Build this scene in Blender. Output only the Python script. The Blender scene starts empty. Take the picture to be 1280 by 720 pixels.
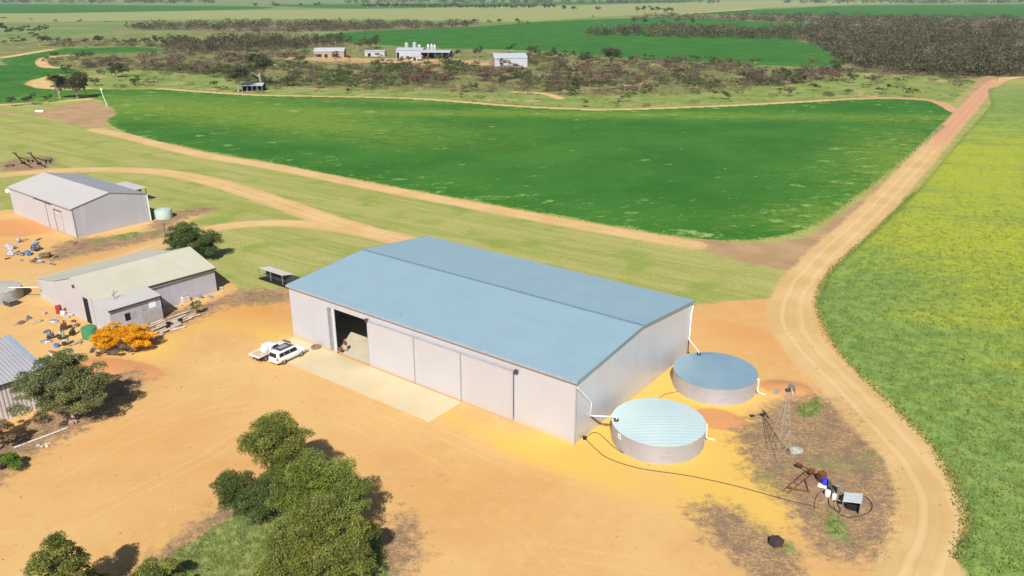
import bpy, bmesh, math, random
import numpy as np
from mathutils import Vector, Matrix
R = math.radians
scene = bpy.context.scene
COL = scene.collection
# ---------------------------------------------------------------- camera
CAM_H, F_PX, PITCH = 45.0, 977.2, 0.36382          # drone height (m), focal length in pixels of a 1280 wide frame, pitch down
cam_data = bpy.data.cameras.new('camera')
cam_data.sensor_width = 36.0
cam_data.lens = F_PX / 1280 * 36.0
cam_data.clip_start, cam_data.clip_end = 0.5, 40000
cam = bpy.data.objects.new('camera', cam_data)
cam.location = (0, 0, CAM_H)
cam.rotation_euler = (math.pi / 2 - PITCH, 0, 0)
COL.objects.link(cam)
scene.camera = cam
# ---------------------------------------------------------------- light
SUN_EL, SHADOW_AZ = R(43.0), R(4.5)                # shadows fall away from the camera, a little to the right
world = bpy.data.worlds.new('World')
scene.world = world
world.use_nodes = True
wn = world.node_tree
sky = wn.nodes.new('ShaderNodeTexSky')
sky.sky_type = 'NISHITA'
sky.sun_disc = False
sky.sun_elevation = SUN_EL
sky.sun_rotation = SHADOW_AZ + math.pi
sky.air_density, sky.dust_density, sky.ozone_density = 1.0, 0.6, 1.5
wn.links.new(sky.outputs[0], wn.nodes['Background'].inputs[0])
wn.nodes['Background'].inputs[1].default_value = 0.06
sd_ = bpy.data.lights.new('sun', 'SUN')
sd_.energy, sd_.angle, sd_.color = 4.9, R(0.53), (1.0, 0.96, 0.90)
sun = bpy.data.objects.new('sun', sd_)
trav = Vector((math.sin(SHADOW_AZ) * math.cos(SUN_EL), math.cos(SHADOW_AZ) * math.cos(SUN_EL), -math.sin(SUN_EL)))
sun.rotation_euler = trav.to_track_quat('-Z', 'Y').to_euler()
sun.location = (0, -50, 120)
COL.objects.link(sun)
scene.view_settings.view_transform = 'Standard'
scene.view_settings.look = 'None'
scene.view_settings.gamma = 1
scene.view_settings.use_curve_mapping = False
scene.view_settings.exposure = 0.34
scene.render.engine = 'CYCLES'
scene.cycles.use_denoising = True
scene.cycles.max_bounces = 6
scene.cycles.diffuse_bounces = 3
scene.cycles.glossy_bounces = 3
scene.cycles.transmission_bounces = 2
scene.cycles.volume_bounces = 0
scene.cycles.transparent_max_bounces = 4
HAZE = 0.00006

rng = np.random.default_rng(7)
random.seed(7)
# ---------------------------------------------------------------- survey: from the photo's pixels to the ground and back
CP, SP = math.cos(PITCH), math.sin(PITCH)
def ray(px, py):
    u, b = px - 640, py - 360
    return np.array([u, F_PX * CP - b * SP, -F_PX * SP - b * CP])
def G(px, py, z=0.0):
    d = ray(px, py)
    t = (z - CAM_H) / d[2]
    return np.array([d[0] * t, d[1] * t])
def G3(px, py, z=0.0):
    g = G(px, py, z)
    return Vector((g[0], g[1], z))
def on_plane(px, py, p, n):
    d = Vector(ray(px, py)); o = Vector((0, 0, CAM_H)); p = Vector(p); n = Vector(n)
    return o + d * ((p - o).dot(n) / d.dot(n))
def depth(p):                                     # distance along the view axis, for metres per pixel
    return p[1] * CP + (CAM_H - (p[2] if len(p) > 2 else 0)) * SP
def mpp(px, py):
    g = G(px, py); return depth(g) / F_PX
def height_for(px, py, ytop):
    g = G(px, py); lo, hi = 0.0, 44.0
    for _ in range(40):
        m = (lo + hi) / 2
        fw = g[1] * CP + (CAM_H - m) * SP
        up = g[1] * SP - (CAM_H - m) * CP
        if 360 - F_PX * up / fw > ytop: lo = m
        else: hi = m
    return lo
# ---------------------------------------------------------------- node helpers
class N:
    """A small wrapper that writes shader maths into one material."""
    def __init__(self, name):
        self.m = bpy.data.materials.new(name); self.m.use_nodes = True
        self.t = self.m.node_tree; self.t.nodes.clear()
        self.out = self.t.nodes.new('ShaderNodeOutputMaterial')
        self.b = self.t.nodes.new('ShaderNodeBsdfPrincipled')
        self.t.links.new(self.b.outputs[0], self.out.inputs[0])
        self._pos = None; self._obj = None
    def put(self, sock, v):
        if isinstance(v, (int, float)): sock.default_value = v
        elif isinstance(v, tuple): sock.default_value = (*v, 1) if len(v) == 3 and len(sock.default_value) == 4 else v
        else: self.t.links.new(v, sock)
    def pos(self):
        if self._pos is None: self._pos = self.t.nodes.new('ShaderNodeNewGeometry').outputs['Position']
        return self._pos
    def obj(self):
        if self._obj is None: self._obj = self.t.nodes.new('ShaderNodeTexCoord').outputs['Object']
        return self._obj
    def attr(self, name):
        n = self.t.nodes.new('ShaderNodeAttribute'); n.attribute_name = name; return n.outputs['Fac']
    def m_(self, op, a, b=0.0, c=None):
        n = self.t.nodes.new('ShaderNodeMath'); n.operation = op
        self.put(n.inputs[0], a); self.put(n.inputs[1], b)
        if c is not None: self.put(n.inputs[2], c)
        return n.outputs[0]
    def mapping(self, vec, rotz=0.0, scale=(1, 1, 1), loc=(0, 0, 0)):
        if rotz:                                   # turn first, stretch after
            q = self.t.nodes.new('ShaderNodeMapping'); self.put(q.inputs[0], vec); q.inputs['Rotation'].default_value = (0, 0, rotz); vec = q.outputs[0]
        n = self.t.nodes.new('ShaderNodeMapping'); self.put(n.inputs[0], vec)
        n.inputs['Scale'].default_value = scale; n.inputs['Location'].default_value = loc
        return n.outputs[0]
    def noise(self, scale, detail=3, rough=0.55, vec=None, dist=0.0):
        n = self.t.nodes.new('ShaderNodeTexNoise'); self.put(n.inputs['Vector'], vec if vec is not None else self.pos())
        n.inputs['Scale'].default_value = scale; n.inputs['Detail'].default_value = detail
        n.inputs['Roughness'].default_value = rough; n.inputs['Distortion'].default_value = dist
        return n.outputs['Fac']
    def ss(self, v, lo, hi, a=0.0, b=1.0):
        n = self.t.nodes.new('ShaderNodeMapRange'); n.interpolation_type = 'SMOOTHSTEP'
        self.put(n.inputs[0], v)
        n.inputs[1].default_value, n.inputs[2].default_value, n.inputs[3].default_value, n.inputs[4].default_value = lo, hi, a, b
        return n.outputs[0]
    def mix(self, f, a, b, mode='MIX'):
        n = self.t.nodes.new('ShaderNodeMix'); n.data_type = 'RGBA'; n.blend_type = mode
        self.put(n.inputs[0], f); self.put(n.inputs[6], a); self.put(n.inputs[7], b)
        return n.outputs[2]
    def bump(self, h, strength, dist, normal=None):
        n = self.t.nodes.new('ShaderNodeBump'); self.put(n.inputs['Height'], h)
        n.inputs['Strength'].default_value = strength; n.inputs['Distance'].default_value = dist
        if normal is not None: self.put(n.inputs['Normal'], normal)
        return n.outputs[0]
    def wave(self, vec, scale, direction='X', profile='SIN'):
        n = self.t.nodes.new('ShaderNodeTexWave'); n.wave_type = 'BANDS'; n.bands_direction = direction; n.wave_profile = profile
        self.put(n.inputs['Vector'], vec); n.inputs['Scale'].default_value = scale
        return n.outputs['Fac']
    def done(self, color=None, rough=0.8, metal=0.0, normal=None, spec=0.3):
        if color is not None: self.put(self.b.inputs['Base Color'], color)
        self.put(self.b.inputs['Roughness'], rough); self.put(self.b.inputs['Metallic'], metal)
        self.b.inputs['Specular IOR Level'].default_value = spec
        if normal is not None: self.put(self.b.inputs['Normal'], normal)
        return self.m

def plain(name, c, rough=0.7, metal=0.0, var=0.12, scale=3.0, dirt=None, spec=0.3):
    n = N(name)
    k = n.ss(n.noise(scale, 4, 0.6, n.obj()), 0.3, 0.7)
    col = n.mix(k, tuple(x * (1 - var) for x in c), tuple(min(1, x * (1 + var)) for x in c))
    if dirt: col = n.mix(n.ss(n.noise(scale * 2.3, 5, 0.7, n.obj()), 0.48, 0.68), col, dirt)
    return n.done(col, rough, metal, None, spec)

def sheet_metal(name, c1, c2, axis='X', period=0.2, rough=0.4, metal=0.6, stain=None, stain_amt=0.3, relief=0.5, streak=0.0, rib_shade=0.9, dust=0.0):
    n = N(name)
    o = n.obj()
    w = n.wave(o, 2 * math.pi / period / 20.0 * 1.0, axis)   # Blender's band texture: one period per 2*pi/20 units at scale 1
    big = n.ss(n.noise(0.25, 3, 0.5, o), 0.3, 0.7)
    col = n.mix(big, c1, c2)
    if streak:
        sv = n.mapping(o, 0, (1.2, 1.2, 0.08))
        col = n.mix(n.m_('MULTIPLY', n.ss(n.noise(1.0, 4, 0.6, sv), 0.5, 0.72), streak), col, stain or (0.3, 0.3, 0.3))
    elif stain:
        col = n.mix(n.m_('MULTIPLY', n.ss(n.noise(0.6, 5, 0.6, o), 0.45, 0.75), stain_amt), col, stain)
    if dust:
        sz_ = n.t.nodes.new('ShaderNodeSeparateXYZ'); n.put(sz_.inputs[0], o)
        col = n.mix(n.m_('MULTIPLY', n.ss(n.m_('ADD', sz_.outputs[2], n.m_('MULTIPLY', n.noise(1.4, 5, .7, o), 1.0)), .5, 1.5, 1, 0), dust), col, (.62, .42, .22))
        col = n.mix(n.m_('MULTIPLY', n.ss(n.noise(.35, 4, .6, n.mapping(o, 0, (1, 1, .25))), .45, .7), .22), col, (.46, .44, .46))
    col = n.mix(n.ss(w, 0.0, 0.35, 1, 0), col, n.mix(1.0, col, (rib_shade,) * 3, 'MULTIPLY'))  # rib troughs tinted darker, their shade painted into the colour
    rr = n.m_('ADD', rough, n.m_('MULTIPLY', n.m_('SUBTRACT', n.noise(0.8, 3, 0.5, o), 0.5), 0.12))
    return n.done(col, rr, metal, n.bump(w, relief, 0.02), 0.5)

def leaf_mat(name, dark, mid, light, trans=0.25):
    n = N(name)
    t = n.attr('tint')
    c = n.mix(n.ss(t, 0.0, 0.5), dark, mid)
    c = n.mix(n.ss(t, 0.5, 1.0), c, light)
    c = n.mix(n.ss(n.noise(0.35, 2), 0.3, 0.7), c, n.mix(1.0, c, (1.15, 1.05, 0.85), 'MULTIPLY'))
    n.done(c, 0.62, 0, None, 0.25)
    tr = n.t.nodes.new('ShaderNodeBsdfTranslucent'); n.put(tr.inputs[0], c)
    mx = n.t.nodes.new('ShaderNodeMixShader'); mx.inputs[0].default_value = trans
    n.t.links.new(n.b.outputs[0], mx.inputs[1]); n.t.links.new(tr.outputs[0], mx.inputs[2]); n.t.links.new(mx.outputs[0], n.out.inputs[0])
    return n.m
# ---------------------------------------------------------------- mesh helpers
def tag(o, label=None, cat=None, group=None, kind=None):
    if label: o['label'] = label
    if cat: o['category'] = cat
    if group: o['group'] = group
    if kind: o['kind'] = kind
    return o
def np_mesh(name, verts, faces, mat, tint=None, smooth=False, parent=None, loc=None):
    """faces: (n,4) or (n,3) int array."""
    me = bpy.data.meshes.new(name)
    verts = np.asarray(verts, np.float32); faces = np.asarray(faces, np.int32)
    nf, k = faces.shape
    me.vertices.add(len(verts)); me.vertices.foreach_set('co', verts.ravel())
    me.loops.add(nf * k); me.loops.foreach_set('vertex_index', faces.ravel())
    me.polygons.add(nf); me.polygons.foreach_set('loop_start', np.arange(0, nf * k, k, dtype=np.int32))
    me.polygons.foreach_set('use_smooth', np.full(nf, smooth))
    me.update(calc_edges=True)
    if tint is not None:
        a = me.attributes.new('tint', 'FLOAT', 'POINT'); a.data.foreach_set('value', np.asarray(tint, np.float32))
    me.materials.append(mat)
    o = bpy.data.objects.new(name, me); COL.objects.link(o)
    if parent: o.parent = parent
    if loc is not None: o.location = loc
    return o
class MB:
    def __init__(self): self.bm = bmesh.new()
    def box(self, x0, x1, y0, y1, z0, z1, rot=None, bevel=0.0):
        r = bmesh.ops.create_cube(self.bm, size=1.0)
        M = Matrix.Translation(((x0 + x1) / 2, (y0 + y1) / 2, (z0 + z1) / 2)) @ Matrix.Diagonal((x1 - x0, y1 - y0, z1 - z0, 1))
        if rot is not None: M = rot @ M
        bmesh.ops.transform(self.bm, matrix=M, verts=r['verts'])
        if bevel:
            es = list({e for v in r['verts'] for e in v.link_edges})
            bmesh.ops.bevel(self.bm, geom=es, offset=bevel, segments=2, affect='EDGES', profile=0.5)
        return self
    def tube(self, pts, r, seg=8, r2=None, cap=True):
        pts = [Vector(p) for p in pts]; rings = []; n = len(pts)
        for i, p in enumerate(pts):
            if i == 0: d = pts[1] - p
            elif i == n - 1: d = p - pts[i - 1]
            else: d = (pts[i + 1] - p).normalized() + (p - pts[i - 1]).normalized()
            d.normalize()
            a = d.cross(Vector((0, 0, 1)))
            if a.length < 1e-3: a = Vector((1, 0, 0))
            a.normalize(); b = d.cross(a)
            rr = r if r2 is None else r + (r2 - r) * i / (n - 1)
            rings.append([self.bm.verts.new(p + (a * math.cos(t) + b * math.sin(t)) * rr) for t in [2 * math.pi * k / seg for k in range(seg)]])
        for A, B in zip(rings, rings[1:]):
            for k in range(seg): self.bm.faces.new((A[k], A[(k + 1) % seg], B[(k + 1) % seg], B[k]))
        if cap:
            self.bm.faces.new(rings[0][::-1]); self.bm.faces.new(rings[-1])
        return self
    def lathe(self, prof, seg=32, c=(0, 0), caps=True):
        rings = []
        for r, z in prof:
            if r < 1e-4: rings.append([self.bm.verts.new((c[0], c[1], z))])
            else: rings.append([self.bm.verts.new((c[0] + r * math.cos(2 * math.pi * k / seg), c[1] + r * math.sin(2 * math.pi * k / seg), z)) for k in range(seg)])
        for A, B in zip(rings, rings[1:]):
            for k in range(seg):
                a0, a1, b0, b1 = A[k % len(A)], A[(k + 1) % len(A)], B[k % len(B)], B[(k + 1) % len(B)]
                vs = []
                for v in (a0, a1, b1, b0):
                    if v not in vs: vs.append(v)
                if len(vs) >= 3: self.bm.faces.new(vs)
        if caps:
            if len(rings[0]) > 2: self.bm.faces.new(rings[0][::-1])
            if len(rings[-1]) > 2: self.bm.faces.new(rings[-1])
        return self
    def poly(self, pts):
        self.bm.faces.new([self.bm.verts.new(p) for p in pts]); return self
    def prism(self, pts, off, bevel=0.0):
        """closed solid: polygon pts (3D) swept by vector off"""
        off = Vector(off)
        A = [self.bm.verts.new(p) for p in pts]; B = [self.bm.verts.new(Vector(p) + off) for p in pts]
        n = len(A)
        fs = [self.bm.faces.new(A[::-1]), self.bm.faces.new(B)]
        for k in range(n): fs.append(self.bm.faces.new((A[k], A[(k + 1) % n], B[(k + 1) % n], B[k])))
        if bevel:
            es = list({e for f in fs for e in f.edges})
            bmesh.ops.bevel(self.bm, geom=es, offset=bevel, segments=2, affect='EDGES', profile=0.5)
        return self
    def rock(self, c, r, seed=0, sub=2, amp=0.25, flat=0.7):
        q = random.Random(seed)
        g = bmesh.ops.create_icosphere(self.bm, subdivisions=sub, radius=1.0)
        ph = [Vector((q.uniform(-1, 1), q.uniform(-1, 1), q.uniform(-1, 1))) * 3 for _ in range(4)]
        for v in g['verts']:
            k = 1 + amp * sum(math.sin(v.co.dot(p) + i) for i, p in enumerate(ph)) / 2
            v.co = Vector((v.co.x * k * r[0] + c[0], v.co.y * k * r[1] + c[1], v.co.z * k * r[2] * flat + c[2]))
        return self
    def build(self, name, mat, parent=None, smooth=False, loc=None):
        bmesh.ops.recalc_face_normals(self.bm, faces=self.bm.faces[:])
        me = bpy.data.meshes.new(name); self.bm.to_mesh(me); self.bm.free()
        me.materials.append(mat)
        if smooth:
            me.polygons.foreach_set('use_smooth', [True] * len(me.polygons))
            try: me.set_sharp_from_angle(angle=R(40))
            except Exception: pass
        o = bpy.data.objects.new(name, me); COL.objects.link(o)
        if parent: o.parent = parent
        if loc is not None: o.location = loc
        return o
def empty(name, loc, rz=0.0):
    o = bpy.data.objects.new(name, None); COL.objects.link(o)
    o.location = loc if len(loc) == 3 else (loc[0], loc[1], 0); o.rotation_euler = (0, 0, rz); o.empty_display_size = 0.3
    return o
def copy_tree(o, parent=None):
    c = o.copy(); COL.objects.link(c); c.parent = parent
    for ch in list(o.children): copy_tree(ch, c)
    return c
# ================================================================ GROUND
def pxs(pts): return np.array([G(*p) if len(p) == 2 else np.array(p[1:3]) for p in pts])   # ('w', x, y) is a world point
def smooth_closed(P, n=4, closed=True):
    P = np.asarray(P); L = len(P); out = []
    rngi = range(L) if closed else range(L - 1)
    for i in rngi:
        if closed: p0, p1, p2, p3 = P[i - 1], P[i], P[(i + 1) % L], P[(i + 2) % L]
        else: p0, p1, p2, p3 = P[max(i - 1, 0)], P[i], P[i + 1], P[min(i + 2, L - 1)]
        for k in range(n):
            t = k / n
            out.append(0.5 * ((2 * p1) + (-p0 + p2) * t + (2 * p0 - 5 * p1 + 4 * p2 - p3) * t * t + (-p0 + 3 * p1 - 3 * p2 + p3) * t ** 3))
    if not closed: out.append(P[-1])
    return np.array(out)
def seg_dist(X, Y, P, closed=True):
    """unsigned distance to polyline; also the signed one for open lines"""
    best = np.full(X.shape, 1e9, np.float32); side = np.ones(X.shape, np.float32)
    n = len(P)
    for i in range(n if closed else n - 1):
        a, b = P[i], P[(i + 1) % n]; d = b - a; L2 = float(d @ d) + 1e-9
        t = np.clip(((X - a[0]) * d[0] + (Y - a[1]) * d[1]) / L2, 0, 1)
        dx, dy = X - (a[0] + t * d[0]), Y - (a[1] + t * d[1])
        q = dx * dx + dy * dy
        m = q < best
        best[m] = q[m]; side[m] = np.sign(d[0] * dy - d[1] * dx)[m]
    return np.sqrt(best), side
def inside(X, Y, P):
    r = np.zeros(X.shape, bool); n = len(P)
    for i in range(n):
        (x1, y1), (x2, y2) = P[i], P[(i + 1) % n]
        if y1 == y2: continue
        c = ((y1 > Y) != (y2 > Y)) & (X < (x2 - x1) * (Y - y1) / (y2 - y1) + x1)
        r ^= c
    return r
def sdf(X, Y, P):
    d, _ = seg_dist(X, Y, P); return np.where(inside(X, Y, P), d, -d).astype(np.float32)

rad = np.concatenate([[0.5, 12, 25, 36], 42 * np.exp(np.arange(0, 680) * 0.0079)])
rad = rad[rad < 8800]
fine = np.radians(np.arange(-43, 43.001, 0.125))
ang = np.concatenate([fine, np.radians(np.arange(49, 317, 6.7))])
NR, NA = len(rad), len(ang)
RR, AA = np.meshgrid(rad, ang, indexing='ij')
GX, GY = (RR * np.sin(AA)).astype(np.float32), (RR * np.cos(AA)).astype(np.float32)
X, Y = GX.ravel(), GY.ravel()

SHED_YARD = [('w', -400, -300), ('w', -400, 130), (-200, 275), (15, 262), (95, 298), (187, 276), (215, 268), (262, 264), (232, 280), (200, 300), (160, 322), (180, 350), (250, 345), (285, 350),
             (302, 363), (335, 360), (362, 364), ('w', -26, 99), ('w', 5, 78), ('w', 20.3, 92.5), (868, 381), (905, 377), (960, 374), (990, 361), (1004, 343), (1030, 325),
             (1022, 372), (1027, 398), (1046, 435), (1088, 480), (1130, 522), (1168, 562), (1192, 605), (1208, 650), (1200, 700), ('w', 36, 48), ('w', 30, 30), ('w', 30, -300)]
CANOLA = [(1257, 106), (1239, 131), (1217, 156), (1194, 182), (1144, 241), (1092, 291), (1052, 326), (1030, 352), (1022, 376), (1028, 402), (1049, 438), (1092, 484), (1134, 524), (1170, 562), (1192, 606), (1208, 650), (1196, 700),
          ('w', 37.5, 46), ('w', 40, 38), ('w', 44, 20), ('w', 70, -60), ('w', 600, -60), ('w', 900, 500), (1500, 108)]
CROP1 = [(135, 112), (200, 112), (260, 113), (310, 119), (400, 121), (520, 124), (640, 133), (720, 137), (780, 137), (900, 133), (1000, 128), (1100, 124), (1165, 127), (1190, 139), (1180, 157), (1132, 195), (1085, 233), (1032, 271),
         (990, 292), (930, 300), (860, 297), (780, 284), (700, 270), (560, 245), (450, 225), (340, 203), (250, 187), (180, 172), (150, 162), (134, 151), (146, 141), (134, 131), (118, 124), (60, 127), (30, 128), (-60, 132), ('w', -700, 330), ('w', -900, 600),
         (-80, 82), (0, 75), (60, 62), (120, 60), (170, 59), (210, 63), (130, 67), (70, 68), (54, 74), (52, 80), (66, 85), (84, 85), (100, 90), (70, 96), (50, 104), (60, 109), (100, 111)]
CROP2 = [(392, 46), (440, 40), (500, 37), (600, 33), (680, 27), (760, 24), (830, 22), (900, 24), (960, 28), (1010, 29), (1030, 33), (1000, 36), (990, 44), (1000, 52), (1040, 60), (1048, 68), (1040, 82), (960, 82), (850, 76), (760, 72), (700, 66), (620, 62), (540, 60), (470, 56), (420, 52)]
FAR1 = [(-400, 5), (0, 5), (150, 6.5), (320, 8), (330, 11), (200, 14), (0, 17), (-400, 17)]
FAR2 = [(870, 16), (1000, 10), (1100, 6.5), (1600, 5), (1700, 20), (1280, 22), (1080, 21), (960, 19)]
FAR3 = [(330, 6), (450, 5), (720, 2), (870, 0), (860, 3), (640, 7), (450, 11)]
STRAW1 = [(-300, 17), (0, 17), (300, 13), (520, 10), (760, 6), (860, 1), (1050, 1), (1140, 3), (1000, 8), (870, 15), (800, 18), (640, 27), (520, 25), (300, 24), (0, 28), (-300, 32)]
SCRUB = [(100, 111), (60, 109), (50, 104), (70, 96), (100, 90), (84, 85), (66, 85), (52, 80), (54, 74), (70, 68), (130, 67), (210, 63), (170, 59), (120, 60), (60, 60), (20, 66), (-60, 70), (-60, 60), (60, 50), (160, 42), (300, 40), (430, 50), (480, 58), (600, 63), (700, 67), (760, 73), (850, 77), (960, 83), (1040, 83), (1060, 86),
         (1150, 92), (1230, 96), (1214, 108), (1190, 128), (1165, 126), (1100, 123), (1000, 127), (900, 132), (780, 136), (720, 136), (640, 132), (520, 123), (400, 120), (310, 118), (260, 112), (200, 111), (135, 111)]
WOODS = [(1000, 52), (870, 48), (745, 45), (742, 40), (800, 35), (860, 34), (1000, 36), (1005, 30), (820, 24), (800, 20), (900, 20), (1000, 19), (1080, 21), (1300, 23), (1700, 24), (1700, 105), (1300, 97), (1150, 93), (1060, 82)]
WOODS2 = [(150, 35), (240, 32), (330, 30), (450, 30), (560, 30), (600, 33), (500, 37), (400, 39.5), (330, 42), (250, 38), (180, 37.5)]
WOODS3 = [(215, 53), (320, 49), (425, 51), (436, 55), (380, 60), (260, 66), (215, 63)]
BARE1 = [(-100, 132), (30, 141), (70, 134), (110, 126), (128, 130), (146, 141), (136, 152), (126, 160), (100, 157), (60, 148), (20, 141), (-100, 150)]
BARE2 = [(862, 299), (935, 303), (1000, 299), (1035, 280), (1090, 238), (1140, 196), (1192, 142), (1225, 97), (1262, 97), (1240, 120), (1196, 160), (1120, 230), (1060, 285), (1028, 322), (1000, 336), (1000, 340), (950, 332), (890, 316), (850, 305)]
DEADS = [[(925, 560), (918, 540), (945, 516), (990, 497), (1030, 494), (1070, 508), (1100, 538), (1122, 585), (1127, 640), (1112, 690), (1075, 706), (1020, 690), (995, 655), (975, 625), (940, 598)],
         [(862, 640), (885, 628), (925, 640), (960, 664), (995, 690), (1000, 725), (960, 745), (930, 712), (890, 680)],
         [(-60, 570), (0, 545), (70, 505), (120, 480), (170, 464), (182, 476), (165, 500), (120, 530), (60, 560), (0, 605), (-60, 650)],
         [(175, 405), (215, 388), (262, 378), (300, 362), (362, 363), (362, 376), (310, 382), (280, 384), (255, 396), (205, 418), (180, 430)],
         [(58, 316), (80, 302), (125, 296), (170, 292), (215, 282), (225, 290), (190, 300), (140, 312), (90, 322), (65, 326)],
         [(140, 745), (180, 702), (228, 666), (270, 636), (300, 622), (312, 640), (285, 664), (255, 684), (222, 712), (195, 745)],
         [(462, 700), (480, 655), (500, 640), (525, 665), (525, 700), (500, 740), (465, 770)],
         [(185, 282), (210, 266), (262, 258), (268, 263), (225, 276), (200, 290)], [(0, 205), (30, 196), (62, 195), (72, 205), (40, 213), (0, 213)]]
GREENS = [[(150, 790), (195, 712), (250, 672), (300, 640), (345, 612), (400, 640), (470, 660), (480, 700), (470, 800)], [(1000, 508), (1022, 498), (1028, 515), (1012, 523), (995, 518)],
          [(1035, 640), (1048, 645), (1060, 665), (1045, 672), (1032, 660)], [(140, 296), (170, 290), (172, 296), (146, 300)], [(978, 683), (988, 680), (990, 688), (980, 690)]]
GRASSY = [(60, 107), (72, 97), (110, 90), (150, 88), (200, 91), (270, 98), (330, 108), (400, 112), (520, 115), (640, 118), (740, 122), (800, 120), (900, 117), (980, 108), (1040, 100), (1060, 92), (1150, 96), (1215, 104), (1192, 126), (1165, 125), (1100, 122), (1000, 126), (900, 131), (780, 135), (720, 135), (640, 131), (520, 122), (400, 119), (310, 117), (260, 112), (200, 111), (135, 111)]
MOUNDS = [((985, 487), 3.4, 2.2, 0.5), ((896, 524), 3.2, 2.4, 0.12), ((150, 462), 7.0, 2.6, 0.25), ((20, 285), 9, 6, 0.1), ((290, 248), 5, 3, 0.0)]
ROADS = [([(980, 1000), (1080, 840), (1150, 725), (1176, 650), (1158, 596), (1112, 540), (1062, 488), (1014, 440), (990, 402), (998, 362), (1034, 318), (1088, 268), (1128, 226), (1176, 174), (1203, 144), (1230, 115), (1258, 98), (1330, 96)], 3.5),
         ([(118, 162), (160, 171), (250, 193), (340, 208), (450, 230), (560, 251), (700, 277), (790, 293), (865, 306)], 2.9),
         ([(-150, 236), (-50, 224), (0, 219), (60, 214), (130, 212), (200, 215), (260, 226), (330, 247), (390, 268), (440, 284), (490, 297), ('w', -10, 135)], 3.2),
         ([(480, 296), (430, 286), (380, 280), (330, 279), (275, 284), (225, 298), (150, 322), (60, 345), (0, 358), (-60, 372)], 2.6),
         ([(200, 111), (310, 118.5), (400, 120.5), (520, 123.5), (640, 132.5), (720, 136.5), (780, 136.8), (900, 132.6), (1000, 127.6), (1100, 122.6), (1165, 126), (1195, 140)], 2.6),
         ([(110, 124), (60, 128), (20, 130), (-60, 134)], 2.5), ([(100, 111), (62, 109), (48, 103), (72, 95)], 6.0), ([(84, 85), (60, 84), (52, 78), (60, 72), (90, 69)], 4.0), ([(-60, 75), (0, 72), (40, 66), (66, 62)], 5.0),
         ([(640, 115), (680, 117), (700, 123)], 2.5), ([(800, 18), (850, 17), (900, 14), (940, 11)], 12.0)]
TRACKS = [[(0, 640), (90, 585), (180, 540), (260, 515), (340, 505), (420, 520), (500, 560), (560, 600), (600, 650)], [(420, 600), (520, 600), (620, 640), (700, 710)], [(920, 400), (970, 420), (1020, 480), (1060, 540)]]
TRACKS2 = [[(120, 545), (220, 500), (300, 482), (400, 490), (520, 530), (640, 580), (760, 610)], [(345, 520), (300, 545), (240, 580), (100, 650), (0, 715)], [(480, 700), (560, 680), (700, 690), (850, 715)]]
S = {}
def uni(*ps, sm=True): 
    out = None
    for p in ps:
        q = pxs(p); q = smooth_closed(q, 3) if sm else q
        s = sdf(X, Y, q); out = s if out is None else np.maximum(out, s)
    return out
S['yard'] = uni(SHED_YARD, sm=False)
S['canola'] = uni(CANOLA)
S['crop'] = uni(CROP1, CROP2, FAR1, FAR2, FAR3)
S['straw'] = uni(STRAW1)
S['scrub'] = uni(SCRUB, sm=False)
S['grassy'] = uni(GRASSY)
S['woods'] = uni(WOODS, WOODS2, WOODS3)
S['bare'] = uni(BARE1, BARE2)
S['dead'] = uni(*DEADS)
S['green'] = uni(*GREENS)
u = np.full(X.shape, 99.0, np.float32)
for pts, hw in ROADS:
    d, sg = seg_dist(X, Y, smooth_closed(pxs(pts), 5, False), False)
    v = d / hw * sg
    u = np.where(np.abs(v) < np.abs(u), v, u)
S['road'] = u
for key, group_ in (('track', TRACKS), ('tracktwo', TRACKS2)):
    tr = np.full(X.shape, 99.0, np.float32)
    for pts in group_:
        d, sg = seg_dist(X, Y, smooth_closed(pxs(pts), 5, False), False)
        v = d * sg; tr = np.where(np.abs(v) < np.abs(tr), v, tr)
    S[key] = tr; S[key + 'abs'] = np.abs(tr)
S['roadabs'] = np.abs(u)
# soft soil and crop tones with no sharp edge of their own
def blob(px, py, rx, ry, rot=0.0):
    c = G(px, py); dx, dy = X - c[0], Y - c[1]; a, b = dx * math.cos(rot) + dy * math.sin(rot), -dx * math.sin(rot) + dy * math.cos(rot)
    return np.exp(-((a / rx) ** 2 + (b / ry) ** 2)).astype(np.float32)
mound = np.zeros(X.shape, np.float32); S['redsoil'] = np.zeros(X.shape, np.float32)
for (c, rx, ry, h) in MOUNDS:
    bl = blob(*c, rx, ry, R(-20)); S['redsoil'] = np.maximum(S['redsoil'], bl); mound += h * np.clip(bl * 1.3 - 0.3, 0, 1)
S['gold'] = np.clip(blob(830, 500, 13, 16, R(-37)) + 0.6 * blob(760, 560, 7, 4) + 0.8 * blob(920, 570, 6, 8) + 0.6 * blob(900, 600, 6, 5) + 0.62 * blob(620, 545, 24, 2.2, R(-37)) + 0.4 * blob(300, 400, 12, 6) + 0.25 * blob(60, 430, 16, 8) + 0.5 * blob(350, 425, 6, 3, R(-37)) + 0.4 * blob(200, 440, 10, 8) + 0.5 * blob(230, 690, 5, 3) + 0.5 * blob(960, 640, 6, 3, R(-40)), 0, 1)
S['orange'] = np.clip(blob(330, 390, 8, 6) + 0.7 * blob(940, 410, 12, 12) + 0.5 * blob(20, 290, 14, 12) + 0.4 * blob(150, 560, 25, 9) + 0.3 * blob(560, 620, 20, 10) + 0.3 * blob(60, 320, 16, 6), 0, 1)
S['yellow'] = np.clip(0.9 * blob(250, 135, 90, 28, R(-25)) + 0.6 * blob(400, 160, 70, 20, R(-30)) + 0.9 * blob(760, 144, 150, 10, R(-4)) + 0.45 * blob(600, 128, 110, 12, R(-6)) + 0.7 * blob(1140, 205, 22, 60, R(-22)) + 0.5 * blob(1040, 272, 22, 10), 0, 1)
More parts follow.
